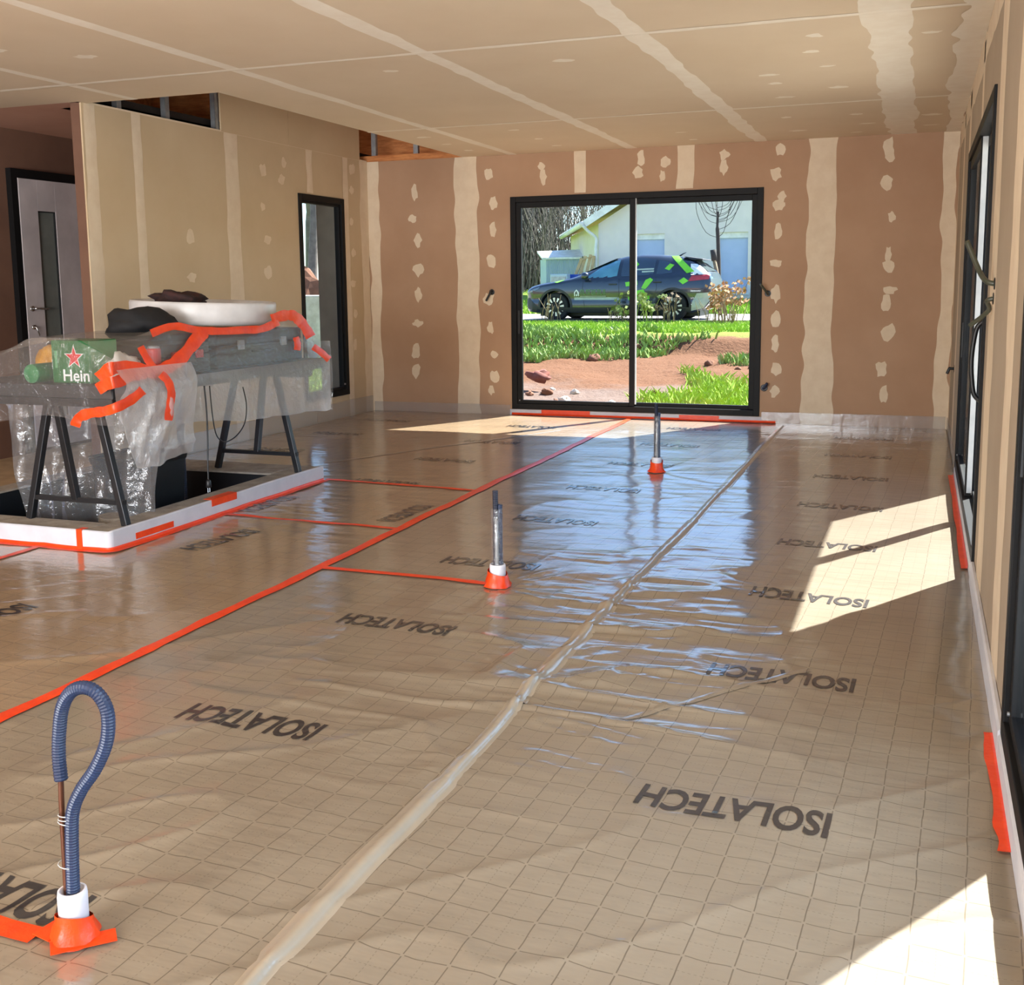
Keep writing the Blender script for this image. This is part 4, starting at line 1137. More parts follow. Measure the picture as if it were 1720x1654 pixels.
# ------------------------------------------------------------------ outdoors
GY = [10.3, 13.0, 15.0, 17.0, 18.3, 18.75, 19.6, 21.0, 22.6, 23.0, 27.2, 32.0, 45.0, 90.0]
GZ = [-.16, -.13, -.07, .02, .08, .32, .38, .40, .41, .435, .47, .70, 1.0, 1.7]
def gz(x, y):
    x = np.asarray(x, float); y = np.asarray(y, float)
    yw = y + np.where((y > 16) & (y < 21), .9 * (vn(x * .8, y * 0, 40) - .5), 0)
    z = np.interp(yw, GY, GZ)
    rough = (1 - sstep(21.5, 22.4, y))
    z = z + rough * (.07 * (vn(x * 1.6, y * 1.6, 41) - .5) + .03 * (vn(x * 6, y * 6, 42) - .5))
    return z
def ground_mat():
    m, nt, p = new_mat('garden_soil_and_grass')
    tc = N(nt, 'ShaderNodeTexCoord'); sp = N(nt, 'ShaderNodeSeparateXYZ'); nt.links.new(tc.outputs['Object'], sp.inputs[0])
    y = sp.outputs[1]; x = sp.outputs[0]
    n1 = noise(nt, .9, 5, .65); n2 = noise(nt, 5, 4, .6)
    soil = mixc(nt, n2, lin((98, 63, 43)), lin((116, 83, 61)))
    sand = mixc(nt, n2, lin((118, 101, 93)), lin((102, 81, 69)))
    f1 = N(nt, 'ShaderNodeMapRange'); nt.links.new(M_(nt, 'ADD', y, M_(nt, 'MULTIPLY', n1, 5.0)), f1.inputs[0]); f1.inputs[1].default_value = 16.0; f1.inputs[2].default_value = 17.5
    earth = mixc(nt, f1.outputs[0], sand, soil)
    grass = mixc(nt, n2, lin((96, 128, 44)), lin((140, 164, 66)))
    f2 = N(nt, 'ShaderNodeMapRange'); nt.links.new(M_(nt, 'ADD', y, M_(nt, 'MULTIPLY', n1, 1.5)), f2.inputs[0]); f2.inputs[1].default_value = 19.6; f2.inputs[2].default_value = 20.2
    nt.links.new(mixc(nt, f2.outputs[0], earth, grass), p.inputs['Base Color'])
    p.inputs['Roughness'].default_value = .95; p.inputs['Specular IOR Level'].default_value = .1
    nt.links.new(bump(nt, noise(nt, 14, 5, .65), .7, .06), p.inputs['Normal']); return m
M['ground'] = ground_mat()
xs = np.concatenate([np.arange(-60, -14, 1.0), np.arange(-14, 3, .11), np.arange(3, 40, 1.5)])
ys = np.concatenate([np.arange(10.4, 23, .11), np.arange(23, 90, 1.2)])
gx, gy = np.meshgrid(xs, ys); V = np.stack([gx, gy, gz(gx, gy)], -1).reshape(-1, 3); w = len(xs)
j, i = np.meshgrid(np.arange(len(ys) - 1), np.arange(w - 1), indexing='ij'); a = (j * w + i).ravel()
me = bpy.data.meshes.new('ground'); me.from_pydata(V.tolist(), [], np.stack([a, a + 1, a + w + 1, a + w], -1).tolist())
me.polygons.foreach_set('use_smooth', [True] * len(me.polygons)); me.materials.append(M['ground'])
go = bpy.data.objects.new('ground', me); COL.objects.link(go); go['kind'] = 'structure'
M['gravel'] = mat('pale_gravel', (206, 196, 182), (184, 172, 158), 9, .95)
g2 = MB().box((XR + .31, -25, -.5), (40, 10.4, -.16)).build('ground_terrace', M['gravel'], None); g2['kind'] = 'structure'
g3 = MB().box((-60, -25, -.5), (XHALL - .31, 10.4, -.16)).build('ground_side', M['ground'], None); g3['kind'] = 'structure'
M['road'] = mat('pale_concrete_road', (152, 145, 142), (142, 134, 131), 3, .9)
M['kerb'] = mat('grey_kerb', (120, 114, 104), None, 6, .9)
rd = MB()
rx = np.arange(-60, 40, 1.0)
for x in rx:
    for y, dz in ((22.95, .02), (27.0, .025)): rd.v.append((x, y, float(np.interp(y, GY, GZ)) + dz))
for i_ in range(len(rx) - 1): rd.f.append((2 * i_, 2 * i_ + 2, 2 * i_ + 3, 2 * i_ + 1))
ro = rd.build('road', M['road'], None, recalc=False); ro['kind'] = 'structure'
kb = MB().box((-60, 22.78, .38), (40, 22.94, .488)).build('kerb', M['kerb'], None); kb['kind'] = 'structure'

# grass
def grass_mat(name, c1, c2, c3):
    m, nt, p = new_mat(name)
    n1 = noise(nt, 2.0, 3); n2 = noise(nt, 23, 2)
    c = mixc(nt, n2, lin(c1), lin(c2)); r_ = N(nt, 'ShaderNodeMapRange'); r_.inputs[1].default_value = .52; r_.inputs[2].default_value = .75; nt.links.new(n1, r_.inputs[0])
    nt.links.new(mixc(nt, r_.outputs[0], c, lin(c3)), p.inputs['Base Color']); p.inputs['Roughness'].default_value = .6
    p.inputs['Specular IOR Level'].default_value = .2
    return m
M['grass'] = grass_mat('spring_grass', (126, 160, 46), (170, 196, 78), (178, 184, 96))
M['weed'] = grass_mat('weed_leaves', (108, 136, 60), (148, 172, 92), (150, 160, 104))
def blades(name, n, sampler, hh, label, m, width=.018, seed=1):
    rs = np.random.RandomState(seed); P = sampler(rs, n); n = len(P)
    z = gz(P[:, 0], P[:, 1]); a = rs.rand(n) * 2 * np.pi; h = hh * (.45 + .9 * rs.rand(n)); ln = h * (.25 + .8 * rs.rand(n)); w_ = width * (.7 + .8 * rs.rand(n))
    dx, dy = np.cos(a), np.sin(a); b = rs.rand(n) * 2 * np.pi; lx, ly = np.cos(b), np.sin(b)
    p0 = np.stack([P[:, 0] - dx * w_, P[:, 1] - dy * w_, z - .02], -1); p1 = np.stack([P[:, 0] + dx * w_, P[:, 1] + dy * w_, z - .02], -1)
    p2 = np.stack([P[:, 0] + lx * ln * .45 + dx * w_ * .6, P[:, 1] + ly * ln * .45 + dy * w_ * .6, z + h * .65], -1)
    p3 = np.stack([P[:, 0] + lx * ln, P[:, 1] + ly * ln, z + h], -1)
    V = np.stack([p0, p1, p2, p3], 1).reshape(-1, 3); k_ = np.arange(n) * 4
    me = bpy.data.meshes.new(name); me.from_pydata(V.tolist(), [], np.concatenate([np.stack([k_, k_ + 1, k_ + 2], -1), np.stack([k_, k_ + 2, k_ + 3], -1)]).tolist())
    me.materials.append(m); o = bpy.data.objects.new(name, me); COL.objects.link(o)
    return tag(o, label, 'grass', kind='stuff')
def s_bank(rs, n):
    x = rs.uniform(-13, 1.5, n); y = rs.uniform(18.9, 22.75, n)
    k_ = (y > 19.5 + .9 * (vn(x * .8, x * 0, 40) - .5)) ; return np.stack([x, y], -1)[k_]
blades('bank_grass', 42000, s_bank, .075, 'bright green grass along the top of the earth bank by the road', M['grass'], .013, 1)
def s_weed(rs, n):
    x = rs.uniform(-11, 0.5, n); y = rs.uniform(16.0, 19.8, n); d = vn(x * 1.1, y * 1.3, 44)
    k_ = d > (.70 - .18 * (x < -4.4) * (y > 17.2) + .1 * (y < 16.8)); return np.stack([x, y], -1)[k_]
blades('bank_weeds', 22000, s_weed, .12, 'leafy weeds growing down the face of the earth bank', M['weed'], .022, 2)
def s_near(rs, n):
    x = rs.uniform(-6.0, .5, n); y = rs.uniform(11.2, 16.2, n); d = vn(x * .9, y * .9, 46)
    lim = -2.9 - .10 * (y - 11) + (d - .5) * 1.8
    k_ = (x > lim) & ((y < 14.4) | (d > .55)); return np.stack([x, y], -1)[k_]
blades('garden_grass', 16000, s_near, .13, 'tufts of bright grass on the bare soil right outside the back window', M['grass'], .014, 3)
def s_left(rs, n): return np.stack([rs.uniform(-12.5, -6.5, n), rs.uniform(12.0, 16.5, n)], -1)
blades('side_grass', 6000, s_left, .15, 'green grass seen through the narrow left window', M['grass'], .018, 4)
def s_verge(rs, n):
    return np.stack([rs.uniform(-16, 2, n), rs.uniform(27.1, 31.8, n)], -1)
blades('verge_grass', 16000, s_verge, .12, 'mown green grass between the road and the house', M['grass'], .03, 5)

# stones, clods and a broken brick on the soil
M['clod'] = mat('orange_earth', (126, 82, 58), (104, 68, 48), 6, .95)
rg = random.Random(5)
def stone(x, y, r, m, label, cat, grp, seed):
    o = lump('soil_clod' if cat == 'clod' else 'stone', (x, y, float(gz(x, y)) + r * .25), (r * 1.2, r, r * .8), m, label, cat, seed, 12, 1.1)
    if grp: o['group'] = grp
stone_b = lump('broken_tile', tuple(ony(905, 632, 13.6)), (.15, .08, .07), mat('red_tile', (128, 74, 62), (108, 60, 50), 8, .9), 'broken red tile lying on the pale soil at the left of the back window view', 'tile', 3, 14, 1.3)
for k_ in range(14):
    x = rg.uniform(-3.9, -.6); y = rg.uniform(16.2, 18.6); x *= y / 11.0 / 1.2
    stone(x, y, rg.uniform(.03, .085), M['clod'], 'orange earth clod on the slope below the bank', 'clod', 'earth clods below the bank', 200 + k_)
for k_ in range(14):
    x = rg.uniform(-4.6, -3.0); y = rg.uniform(11.6, 13.8)
    stone(x, y, rg.uniform(.03, .07), M['gravel'] if k_ % 2 else M['clod'], 'small stone on the pale soil outside the back window', 'stone', 'stones on the pale soil', 240 + k_)

# ------------------------------------------------------------------ the parked car
CAR0 = Vector((-8.25, 23.95, .458)); CL = 4.29; CW = .90
def sm(pts):
    X = [p[0] for p in pts]; Y = [p[1] for p in pts]
    def f(x):
        return float(np.interp(x, X, Y))
    return f
top_f = sm([(0, .62), (.04, .70), (.12, .77), (.40, .84), (.81, .90), (1.15, .965), (1.30, 1.02), (1.70, 1.20), (2.10, 1.365), (2.35, 1.42), (2.70, 1.445), (3.10, 1.435), (3.50, 1.40), (3.80, 1.345), (3.95, 1.24), (4.10, 1.12), (4.22, 1.02), (4.27, .85), (4.29, .70)])
bot_f = sm([(0, .30), (.05, .22), (.30, .18), (3.9, .18), (4.15, .28), (4.25, .40), (4.29, .55)])
plan_f = sm([(0, .62), (.06, .74), (.20, .84), (.5, .885), (1.0, .90), (3.3, .90), (3.8, .88), (4.1, .84), (4.25, .76), (4.29, .68)])
belt_f = sm([(0, .66), (.4, .78), (1.2, .92), (2.0, .945), (3.0, .985), (3.6, 1.02), (4.29, .98)])
def cw(x, z):
    """half width of the car at station x and height z"""
    W = plan_f(x); zb = bot_f(x); zt = top_f(x); zs = belt_f(x)
    if z < .34: W -= .05 * (1 - max(0, z - zb) / max(.01, .34 - zb)) ** 2 + .0
    W -= .018 * math.exp(-((z - .50) / .07) ** 2)           # waist crease
    if z > .62: W -= .055 * ((z - .62) / .35) ** 2 if z < zs else .055 * max(0, (zs - .62) / .35) ** 2
    if z > zs:
        t = (z - zs) / max(.02, zt - zs); cab = max(0, min(1, (zt - zs) / .35))
        W -= cab * (.045 + .19 * t + .10 * t ** 5) + (1 - cab) * (.10 * t ** 2)
    return max(W, .12)
M['car'] = mat('blue_black_car_paint', (34, 42, 58), (30, 38, 52), 2, .3, .15, spec=.6, coat=.8)
M['car_lo'] = mat('grey_black_cladding', (48, 48, 50), (42, 42, 44), 8, .6)
M['car_glass'] = mat('tinted_car_glass', (40, 56, 74), (30, 42, 58), 1.5, .06, .0, spec=.9, coat=1.0)
M['car_glass_l'] = mat('clear_car_glass', (84, 138, 158), (62, 112, 136), 1.5, .06, spec=.9, coat=1.0)
M['lime'] = mat('lime_green_vinyl', (126, 206, 56), (112, 194, 44), 5, .4)
M['muted_green'] = mat('muted_green_vinyl', (92, 130, 78), (80, 118, 68), 5, .5)
M['tyre'] = mat('tyre_rubber', (30, 30, 32), (24, 24, 26), 10, .8)
M['rim'] = mat('machined_alloy', (224, 224, 224), None, 8, .3, .5)
M['rimdark'] = mat('dark_wheel', (34, 35, 38), None, 8, .5)
M['lamp_red'] = mat('red_tail_lamp', (176, 40, 44), (150, 30, 36), 6, .2, coat=.8)
M['carwhite'] = mat('white_vinyl', (232, 234, 232), None, 4, .4)
M['cargrey'] = mat('silver_vinyl', (176, 186, 176), None, 4, .4)
car = thing('car', 'dark blue hatchback with lime green stickers parked on the road', 'car', CAR0)
car.scale = (.965, .965, .965)
st = list(np.linspace(0, .5, 12)) + list(np.linspace(.56, 3.7, 50)) + list(np.linspace(3.74, CL, 16))
nz = 22; mb = MB()
for x in st:
    zb, zt = bot_f(x), top_f(x)
    sec = []
    for k_ in range(nz + 1):
        z = zb + (zt - zb) * (k_ / nz); sec.append((cw(x, z), z))
    rr_ = [(-w_, z) for w_, z in sec] + [(-sec[-1][0] * .5, zt + .012), (sec[-1][0] * .5, zt + .012)] + [(w_, z) for w_, z in reversed(sec)]
    mb.v += [(x, y, z) for y, z in rr_]; rl = len(rr_)
for i_ in range(len(st) - 1):
    for k_ in range(rl):
        a = i_ * rl + k_; b = i_ * rl + (k_ + 1) % rl; mb.f.append((a, b, b + rl, a + rl))
mb.f.append(tuple(range(rl))); mb.f.append(tuple((len(st) - 1) * rl + k_ for k_ in range(rl)))
body = mb.build('body', M['car'], car, smooth=True)
WX = (.76, 3.455); WZ = .315; WRAD = .315
cutter = MB()
for x in WX: cutter.lathe([(WRAD + .055, -1.2), (WRAD + .055, -.52)], (x, 0, WZ), 40, 'y').lathe([(WRAD + .055, .52), (WRAD + .055, 1.2)], (x, 0, WZ), 40, 'y')
co = cutter.build('cutter', None, None); co.matrix_world = Matrix.Translation(CAR0) @ Matrix.Diagonal((.965, .965, .965, 1))
bo = body.modifiers.new('arch', 'BOOLEAN'); bo.operation = 'DIFFERENCE'; bo.object = co; bo.solver = 'EXACT'
bpy.context.view_layer.update()
dg = bpy.context.evaluated_depsgraph_get(); nm_ = bpy.data.meshes.new_from_object(body.evaluated_get(dg))
body.modifiers.clear(); old = body.data; body.data = nm_; bpy.data.meshes.remove(old); bpy.data.objects.remove(co)
for p_ in body.data.polygons: p_.use_smooth = p_.area < .05

def decal(poly, m, name, parent, off=.004, side=-1, step=.05):
    """panel hugging the car side: polygon given in side-view (x, z)"""
    bm = bmesh.new(); vs = [bm.verts.new((x, 0, z)) for x, z in poly]; bm.faces.new(vs)
    bmesh.ops.triangulate(bm, faces=bm.faces)
    for _ in range(5):
        es = [e for e in bm.edges if e.calc_length() > step]
        if not es: break
        bmesh.ops.subdivide_edges(bm, edges=es, cuts=1); bmesh.ops.triangulate(bm, faces=bm.faces)
    for v in bm.verts: v.co.y = side * (cw(min(max(v.co.x, 0), CL), v.co.z) + off)
    me = bpy.data.meshes.new(name); bm.to_mesh(me); bm.free(); me.materials.append(m)
    me.polygons.foreach_set('use_smooth', [True] * len(me.polygons))
    o = bpy.data.objects.new(name, me); COL.objects.link(o); o.parent = parent; return o
for sd in (-1, 1):
    decal([(1.46, .952), (2.18, .968), (2.22, 1.345), (2.10, 1.325), (1.80, 1.20)], M['car_glass_l'], 'front_side_window', car, .005, sd)
    decal([(2.27, .975), (3.00, 1.005), (3.04, 1.34), (2.75, 1.385), (2.42, 1.375), (2.29, 1.355)], M['car_glass'], 'rear_side_window', car, .005, sd)
    decal([(3.07, 1.01), (3.42, 1.045), (3.36, 1.28), (3.10, 1.335)], M['car_glass'], 'quarter_window', car, .005, sd)
    decal([(.38, .19), (3.86, .19), (3.84, .30), (.40, .30)], M['car_lo'], 'sill_cladding', car, .006, sd)
decal([(.0, .30), (.28, .20), (.36, .30), (.10, .52), (.01, .50)], M['car_lo'], 'front_bumper_insert', car, .006)
decal([(3.86, .22), (4.12, .28), (4.26, .46), (4.27, .62), (3.98, .60), (3.88, .42)], M['cargrey'], 'rear_bumper_panel', car, .006)
decal([(3.78, .86), (4.22, .90), (4.24, 1.0), (3.86, .985)], M['lamp_red'], 'tail_lamp', car, .008)
decal([(3.84, 1.0), (4.20, 1.01), (4.08, 1.13), (3.93, 1.235), (3.80, 1.24)], M['carwhite'], 'rear_pillar_panel', car, .006)
decal([(.05, .62), (.22, .72), (.40, .77), (.36, .72), (.14, .63)], M['car_glass'], 'head_lamp', car, .006)
# windscreen and rear window lie on the sloping ends
def slope_panel(x0, x1, w0, w1, m, name, lift=.016):
    mb = MB(); n_ = 8
    for k_ in range(n_ + 1):
        x = x0 + (x1 - x0) * k_ / n_; z = top_f(x) + lift; wd = w0 + (w1 - w0) * k_ / n_
        for t in (-1, -.5, 0, .5, 1): mb.v.append((x, wd * t, z - .02 * t * t))
    for k_ in range(n_):
        for j_ in range(4):
            a = k_ * 5 + j_; mb.f.append((a, a + 1, a + 6, a + 5))
    mb.build(name, m, car, smooth=True, recalc=False)
slope_panel(1.22, 2.12, .68, .56, M['car_glass_l'], 'windscreen', .03)
slope_panel(3.86, 4.18, .52, .60, M['car_glass'], 'rear_window', .03)
slope_panel(2.2, 3.6, .52, .50, M['car_lo'], 'roof_panel', .016)
MB().prism([(3.62, -.55, 1.405), (4.03, -.52, 1.345), (4.04, -.52, 1.325), (3.80, -.56, 1.33)], (0, 1.08, 0)).build('spoiler', M['car_lo'], car)
MB().tube([(3.42, 0, 1.42), (3.50, 0, 1.47), (3.57, 0, 1.50)], [.02, .012, .006], 6).build('roof_aerial', M['black'], car)
for sd in (-1, 1):
    MB().lathe([(.001, -.09), (.07, -.07), (.085, 0), (.07, .06), (.001, .08)], (1.50, sd * .98, 1.0), 12, 'x').bar((1.52, sd * .84, .97), (1.52, sd * .96, .985), .04, .02).build('door_mirror', M['car'], car, smooth=True)
    MB().box((2.02, sd * .885, .80), (2.20, sd * .905, .825)).build('door_handle', M['car_lo'], car)
    MB().box((3.02, sd * .885, .84), (3.20, sd * .905, .865)).build('door_handle', M['car_lo'], car)
# door shut lines
for pts in ([(1.42, .94), (1.40, .60), (1.46, .30)], [(2.24, .96), (2.25, .60), (2.24, .30)], [(3.06, 1.0), (3.10, .72), (2.98, .40)]):
    for (a0, b0), (a1, b1) in zip(pts[:-1], pts[1:]):
        decal([(a0, b0), (a0 + .008, b0), (a1 + .008, b1), (a1, b1)], M['black'], 'door_gap', car, .002)
for x in WX:
    decal([(x + (WRAD + .10) * math.cos(t), WZ + (WRAD + .10) * math.sin(t)) for t in np.linspace(-.15, math.pi + .15, 20)] + [(x + (WRAD + .05) * math.cos(t), WZ + (WRAD + .05) * math.sin(t)) for t in np.linspace(math.pi + .15, -.15, 20)], M['car_lo'], 'wheel_arch_trim', car, .006)
def wheel(x, sd):
    w_ = bpy.data.objects.new('wheel', None); COL.objects.link(w_); w_.parent = car; w_.location = (x, sd * .78, WZ)
    o_ = sd
    MB().lathe([(.20, -.10 * o_), (.295, -.105 * o_), (WRAD, -.07 * o_), (WRAD, .06 * o_), (.295, .10 * o_), (.225, .105 * o_), (.215, .09 * o_)], seg=36, axis='y').build('tyre', M['tyre'], w_, smooth=False)
    MB().lathe([(.218, .06 * o_), (.218, .085 * o_), (.05, .088 * o_)], seg=30, axis='y').build('wheel_disc', M['rimdark'], w_)
    sp_ = MB()
    for k_ in range(12):
        t = 2 * math.pi * k_ / 12 + .13; c, s = math.cos(t), math.sin(t); px, pz = -s, c
        r0, r1, w0, w1 = .118, .207, .012, .024
        y = .092 * o_
        pts = [(c * r0 + px * w0, y, s * r0 + pz * w0), (c * r1 + px * w1, y, s * r1 + pz * w1), (c * r1 - px * w1, y, s * r1 - pz * w1), (c * r0 - px * w0, y, s * r0 - pz * w0)]
        sp_.prism(pts, (0, .008 * o_, 0))
    sp_.build('spokes', M['rim'], w_)
    MB().lathe([(.045, .088 * o_), (.04, .10 * o_), (.01, .102 * o_)], seg=16, axis='y').build('hub_cap', M['rimdark'], w_)
for x in WX:
    wheel(x, -1); wheel(x, 1)
MB().box((.3, -.55, .10), (4.0, .55, .22)).build('underbody', M['black'], car)
# stickers
S = lambda X, Y: ((X - 222) / 267.6, (893 - Y) / 267.6)
for poly in ([(1118, 514), (1160, 514), (1266, 606), (1222, 616)], [(1090, 588), (1118, 558), (1145, 566), (1118, 598)], [(1180, 660), (1210, 640), (1238, 660), (1206, 680)], [(960, 700), (985, 652), (1012, 640), (1030, 652), (1000, 690), (985, 706)], [(862, 665), (935, 655), (938, 680), (868, 690)], [(905, 720), (975, 706), (985, 730), (915, 745)], [(880, 750), (1010, 745), (1010, 765), (882, 770)], [(415, 660), (455, 650), (480, 648), (440, 664)], [(880, 545), (905, 530), (935, 560), (910, 585)]):
    decal([S(*q) for q in poly], M['lime'], 'lime_sticker', car, .009)
decal([S(*q) for q in ((548, 752), (830, 752), (830, 768), (548, 768))], M['cargrey'], 'sticker_bar', car, .008)
decal([S(*q) for q in ((888, 588), (1026, 584), (1026, 592), (888, 596))], M['cargrey'], 'sticker_bar', car, .009)
decal([S(*q) for q in ((955, 600), (1028, 597), (1028, 606), (955, 609))], M['cargrey'], 'sticker_bar', car, .009)
# little house emblem and the run of green letters beside it
for poly in ([(548, 745), (548, 722), (563, 704), (579, 722), (579, 745), (573, 745), (573, 724), (563, 712), (554, 724), (554, 745)], [(559, 745), (559, 736), (563, 731), (568, 736), (568, 745)]):
    decal([S(*q) for q in poly], M['carwhite'], 'house_emblem', car, .009)
for k_ in range(9):
    x_ = 588 + k_ * 17.5
    bars = [[(x_, 738), (x_ + 4, 738), (x_ + 4, 706), (x_, 706)]]
    if k_ % 3 != 1: bars.append([(x_, 710), (x_ + 12, 710), (x_ + 12, 705), (x_, 705)])
    if k_ % 2 == 0: bars.append([(x_ + 9, 738), (x_ + 13, 738), (x_ + 13, 706), (x_ + 9, 706)])
    if k_ % 3 == 1: bars.append([(x_, 738), (x_ + 12, 738), (x_ + 12, 733), (x_, 733)])
    for b in bars: decal([S(*q) for q in b], M['muted_green'], 'sticker_letter', car, .009, -1, .2)
decal([S(*q) for q in ((585, 748), (745, 748), (745, 744), (585, 744))], M['cargrey'], 'sticker_bar', car, .009)

# ------------------------------------------------------------------ neighbour's house
M['render'] = mat('white_render', (222, 213, 206), (214, 206, 200), 3, .9)
M['render_y'] = mat('cream_render', (222, 212, 194), (214, 203, 184), 3, .9)
M['rooftile'] = mat('brown_roof_tiles', (150, 118, 104), (124, 94, 82), 9, .85, stretch=(1, 1, 4))
M['shutter'] = mat('white_roller_shutter', (176, 190, 220), (168, 184, 214), 3, .6)
M['fascia'] = mat('white_fascia', (236, 236, 232), None, 4, .5)
hs = thing('house', 'white rendered neighbouring house with brown tiled roof behind the car', 'house', (0, 0, 0))
HX, HY, HZ, EZ = -9.05, 32.0, .6, 3.0
dvx, dvy = -3.4, 8.2          # the left side wall runs back and outwards
RX, PIT_S = -5.75, .60         # ridge position and roof slope
RZ = EZ + (RX - HX) * PIT_S
HX2 = RX + (RX - HX)
holes = [(-7.93, -7.06, .95, 2.67), (-5.50, -4.66, .95, 2.66)]
def gable_z(x): return EZ + (min(x, 2 * RX - x) - HX) * PIT_S
gw = MB(); edges = sorted(set([HX, HX2, RX] + [v for h_ in holes for v in h_[:2]]))
for a0, a1 in zip(edges[:-1], edges[1:]):
    hole = next((h_ for h_ in holes if h_[0] <= a0 + 1e-6 and a1 - 1e-6 <= h_[1]), None)
    spans = [(HZ, hole[2]), (hole[3], None)] if hole else [(HZ, None)]
    for z0, z1 in spans:
        t0, t1 = (gable_z(a0), gable_z(a1)) if z1 is None else (z1, z1)
        gw.prism([(a0, HY, z0), (a1, HY, z0), (a1, HY, t1), (a0, HY, t0)], (0, .3, 0))
gw.build('gable_wall', M['render'], hs)
MB().prism([(HX, HY, HZ), (HX + dvx, HY + dvy, HZ), (HX + dvx + .3, HY + dvy, HZ), (HX + .3, HY + .1, HZ)], (0, 0, EZ - HZ)).build('side_wall', M['render_y'], hs)
for h_ in holes:
    s_ = MB().box((h_[0] - .02, HY + .14, h_[2] - .02), (h_[1] + .02, HY + .20, h_[3] + .02)).build('shutter', M['shutter'], hs)
    MB().box((h_[0], HY + .08, h_[3] - .16), (h_[1], HY + .14, h_[3])).build('shutter_box', M['fascia'], s_)
    MB().box((h_[0] - .05, HY - .05, h_[2] - .06), (h_[1] + .05, HY + .12, h_[2])).build('window_sill', M['fascia'], s_)
ov = .35; ex0 = HX - .30; ez0 = EZ - .18 + .12
def roof_pt(t, s):      # t along the eave direction (0 front .. 1 back), s up the slope
    x = ex0 + (RX - ex0) * s; return Vector((x + dvx * t * (1 - s), HY - ov + (dvy + ov) * t, ez0 + (x - ex0) * PIT_S))
mb = MB(); nt_, ns_ = 10, 14
mb.prism([roof_pt(0, 0), roof_pt(0, 1), roof_pt(1, 1), roof_pt(1, 0)], (0, 0, .14))
rf = mb.build('roof', M['rooftile'], hs)
for k_ in range(ns_):      # tile courses
    s0, s1 = k_ / ns_, (k_ + 1.08) / ns_
    MB().prism([roof_pt(0, s0) + Vector((0, 0, .15)), roof_pt(1, s0) + Vector((0, 0, .15)), roof_pt(1, min(1, s1)) + Vector((0, 0, .142)), roof_pt(0, min(1, s1)) + Vector((0, 0, .142))], (0, 0, .03)).build('tile_course', M['rooftile'], rf)
mb = MB(); e0 = Vector((RX, HY - ov, ez0 + (RX - ex0) * PIT_S)); e1 = Vector((2 * RX - ex0, HY - ov, ez0))
mb.prism([e0, e1, e1 + Vector((0, dvy + ov, 0)), e0 + Vector((0, dvy + ov, 0))], (0, 0, .14)).build('roof', M['rooftile'], hs)
MB().bar(roof_pt(0, 0) + Vector((-.02, -.02, .05)), roof_pt(0, 1) + Vector((0, -.02, .05)), .04, .2).build('verge_board', M['fascia'], hs)
MB().tube([roof_pt(0, 0) + Vector((-.08, -.05, .05)), roof_pt(1, 0) + Vector((-.08, 0, .05))], .085, 8).build('gutter', M['fascia'], hs, smooth=True)
g0 = roof_pt(0, 0)
MB().tube(smooth_path([g0 + Vector((-.06, -.05, .0)), g0 + Vector((.05, .1, -.16)), Vector((HX - .06, HY - .07, EZ - .42)), Vector((HX - .06, HY - .07, EZ - .7))], 5) + [Vector((HX - .06, HY - .07, .7))], .05, 8).build('downpipe', M['fascia'], hs, smooth=True)

# shed, bin, boards and utility box by the house
M['shedc'] = mat('pale_blue_steel_sheet', (176, 190, 200), (164, 180, 192), 2, .55)
sd_ = thing('garden_shed', 'pale grey metal shed with white roof left of the house', 'shed', (ony(917, 470, 36.0).x, 36.0, .75))
wv = MB()
for k_ in range(24):
    x0_ = k_ * .05; wv.prism([(x0_, 0, 0), (x0_ + .025, -.02, 0), (x0_ + .05, 0, 0), (x0_ + .05, .03, 0), (x0_, .03, 0)], (0, 0, 1.32))
wv.build('front_wall', M['shedc'], sd_)
MB().prism([(0, 0, 0), (-.40, .6, 0), (-.38, .65, 0), (.03, .03, 0)], (0, 0, 1.32)).build('side_wall', M['shedc'], sd_)
MB().prism([(-.10, -.10, 1.32), (1.3, -.10, 1.32), (1.3, 1.2, 1.62), (-.55, .7, 1.56)], (0, 0, .06)).build('shed_roof', M['fascia'], sd_)
bb = thing('wheelbarrow_tub', 'bright blue plastic tub by the house wall behind the car bonnet', 'tub', (-9.42, 31.2, .60))
tapered(.30, .42, .25, .34, .45, .92, .08).build('tub_body', mat('blue_plastic', (40, 82, 190), (34, 72, 176), 4, .4), bb)
MB().bar((-.2, -.1, 0), (-.1, -.05, .5), .05).bar((.2, -.1, 0), (.1, -.05, .5), .05).build('tub_legs', M['steel'], bb)
pb = thing('leaning_boards', 'wooden boards leaning against the cream side wall', 'boards', (-9.42, 31.72, .60))
M['plank'] = mat('pale_plank', (200, 172, 122), (180, 150, 104), 5, .7)
for dx_, h_, ln_ in ((-.22, 1.40, .36), (-.10, 1.46, .28), (.06, 1.50, .18), (.16, 1.46, .08)):
    MB().bar((dx_ - ln_, -.1, 0), (dx_ + .12, .12, h_), .09, .03, (0, 1, 0)).build('board', M['plank'], pb)
MB().bar((-.12, -.03, 1.33), (.28, .1, 1.46), .05, .03).build('top_rail', M['plank'], pb)
ub = thing('utility_box', 'small grey utility box beside the blue tub', 'box', (-9.80, 30.6, .58))
MB().box((-.26, -.15, 0), (.26, .15, .95)).build('box_body', M['shedc'], ub, bevel=.02)
MB().box((-.22, -.165, .1), (.22, -.15, .88)).build('box_door', M['steel'], ub)

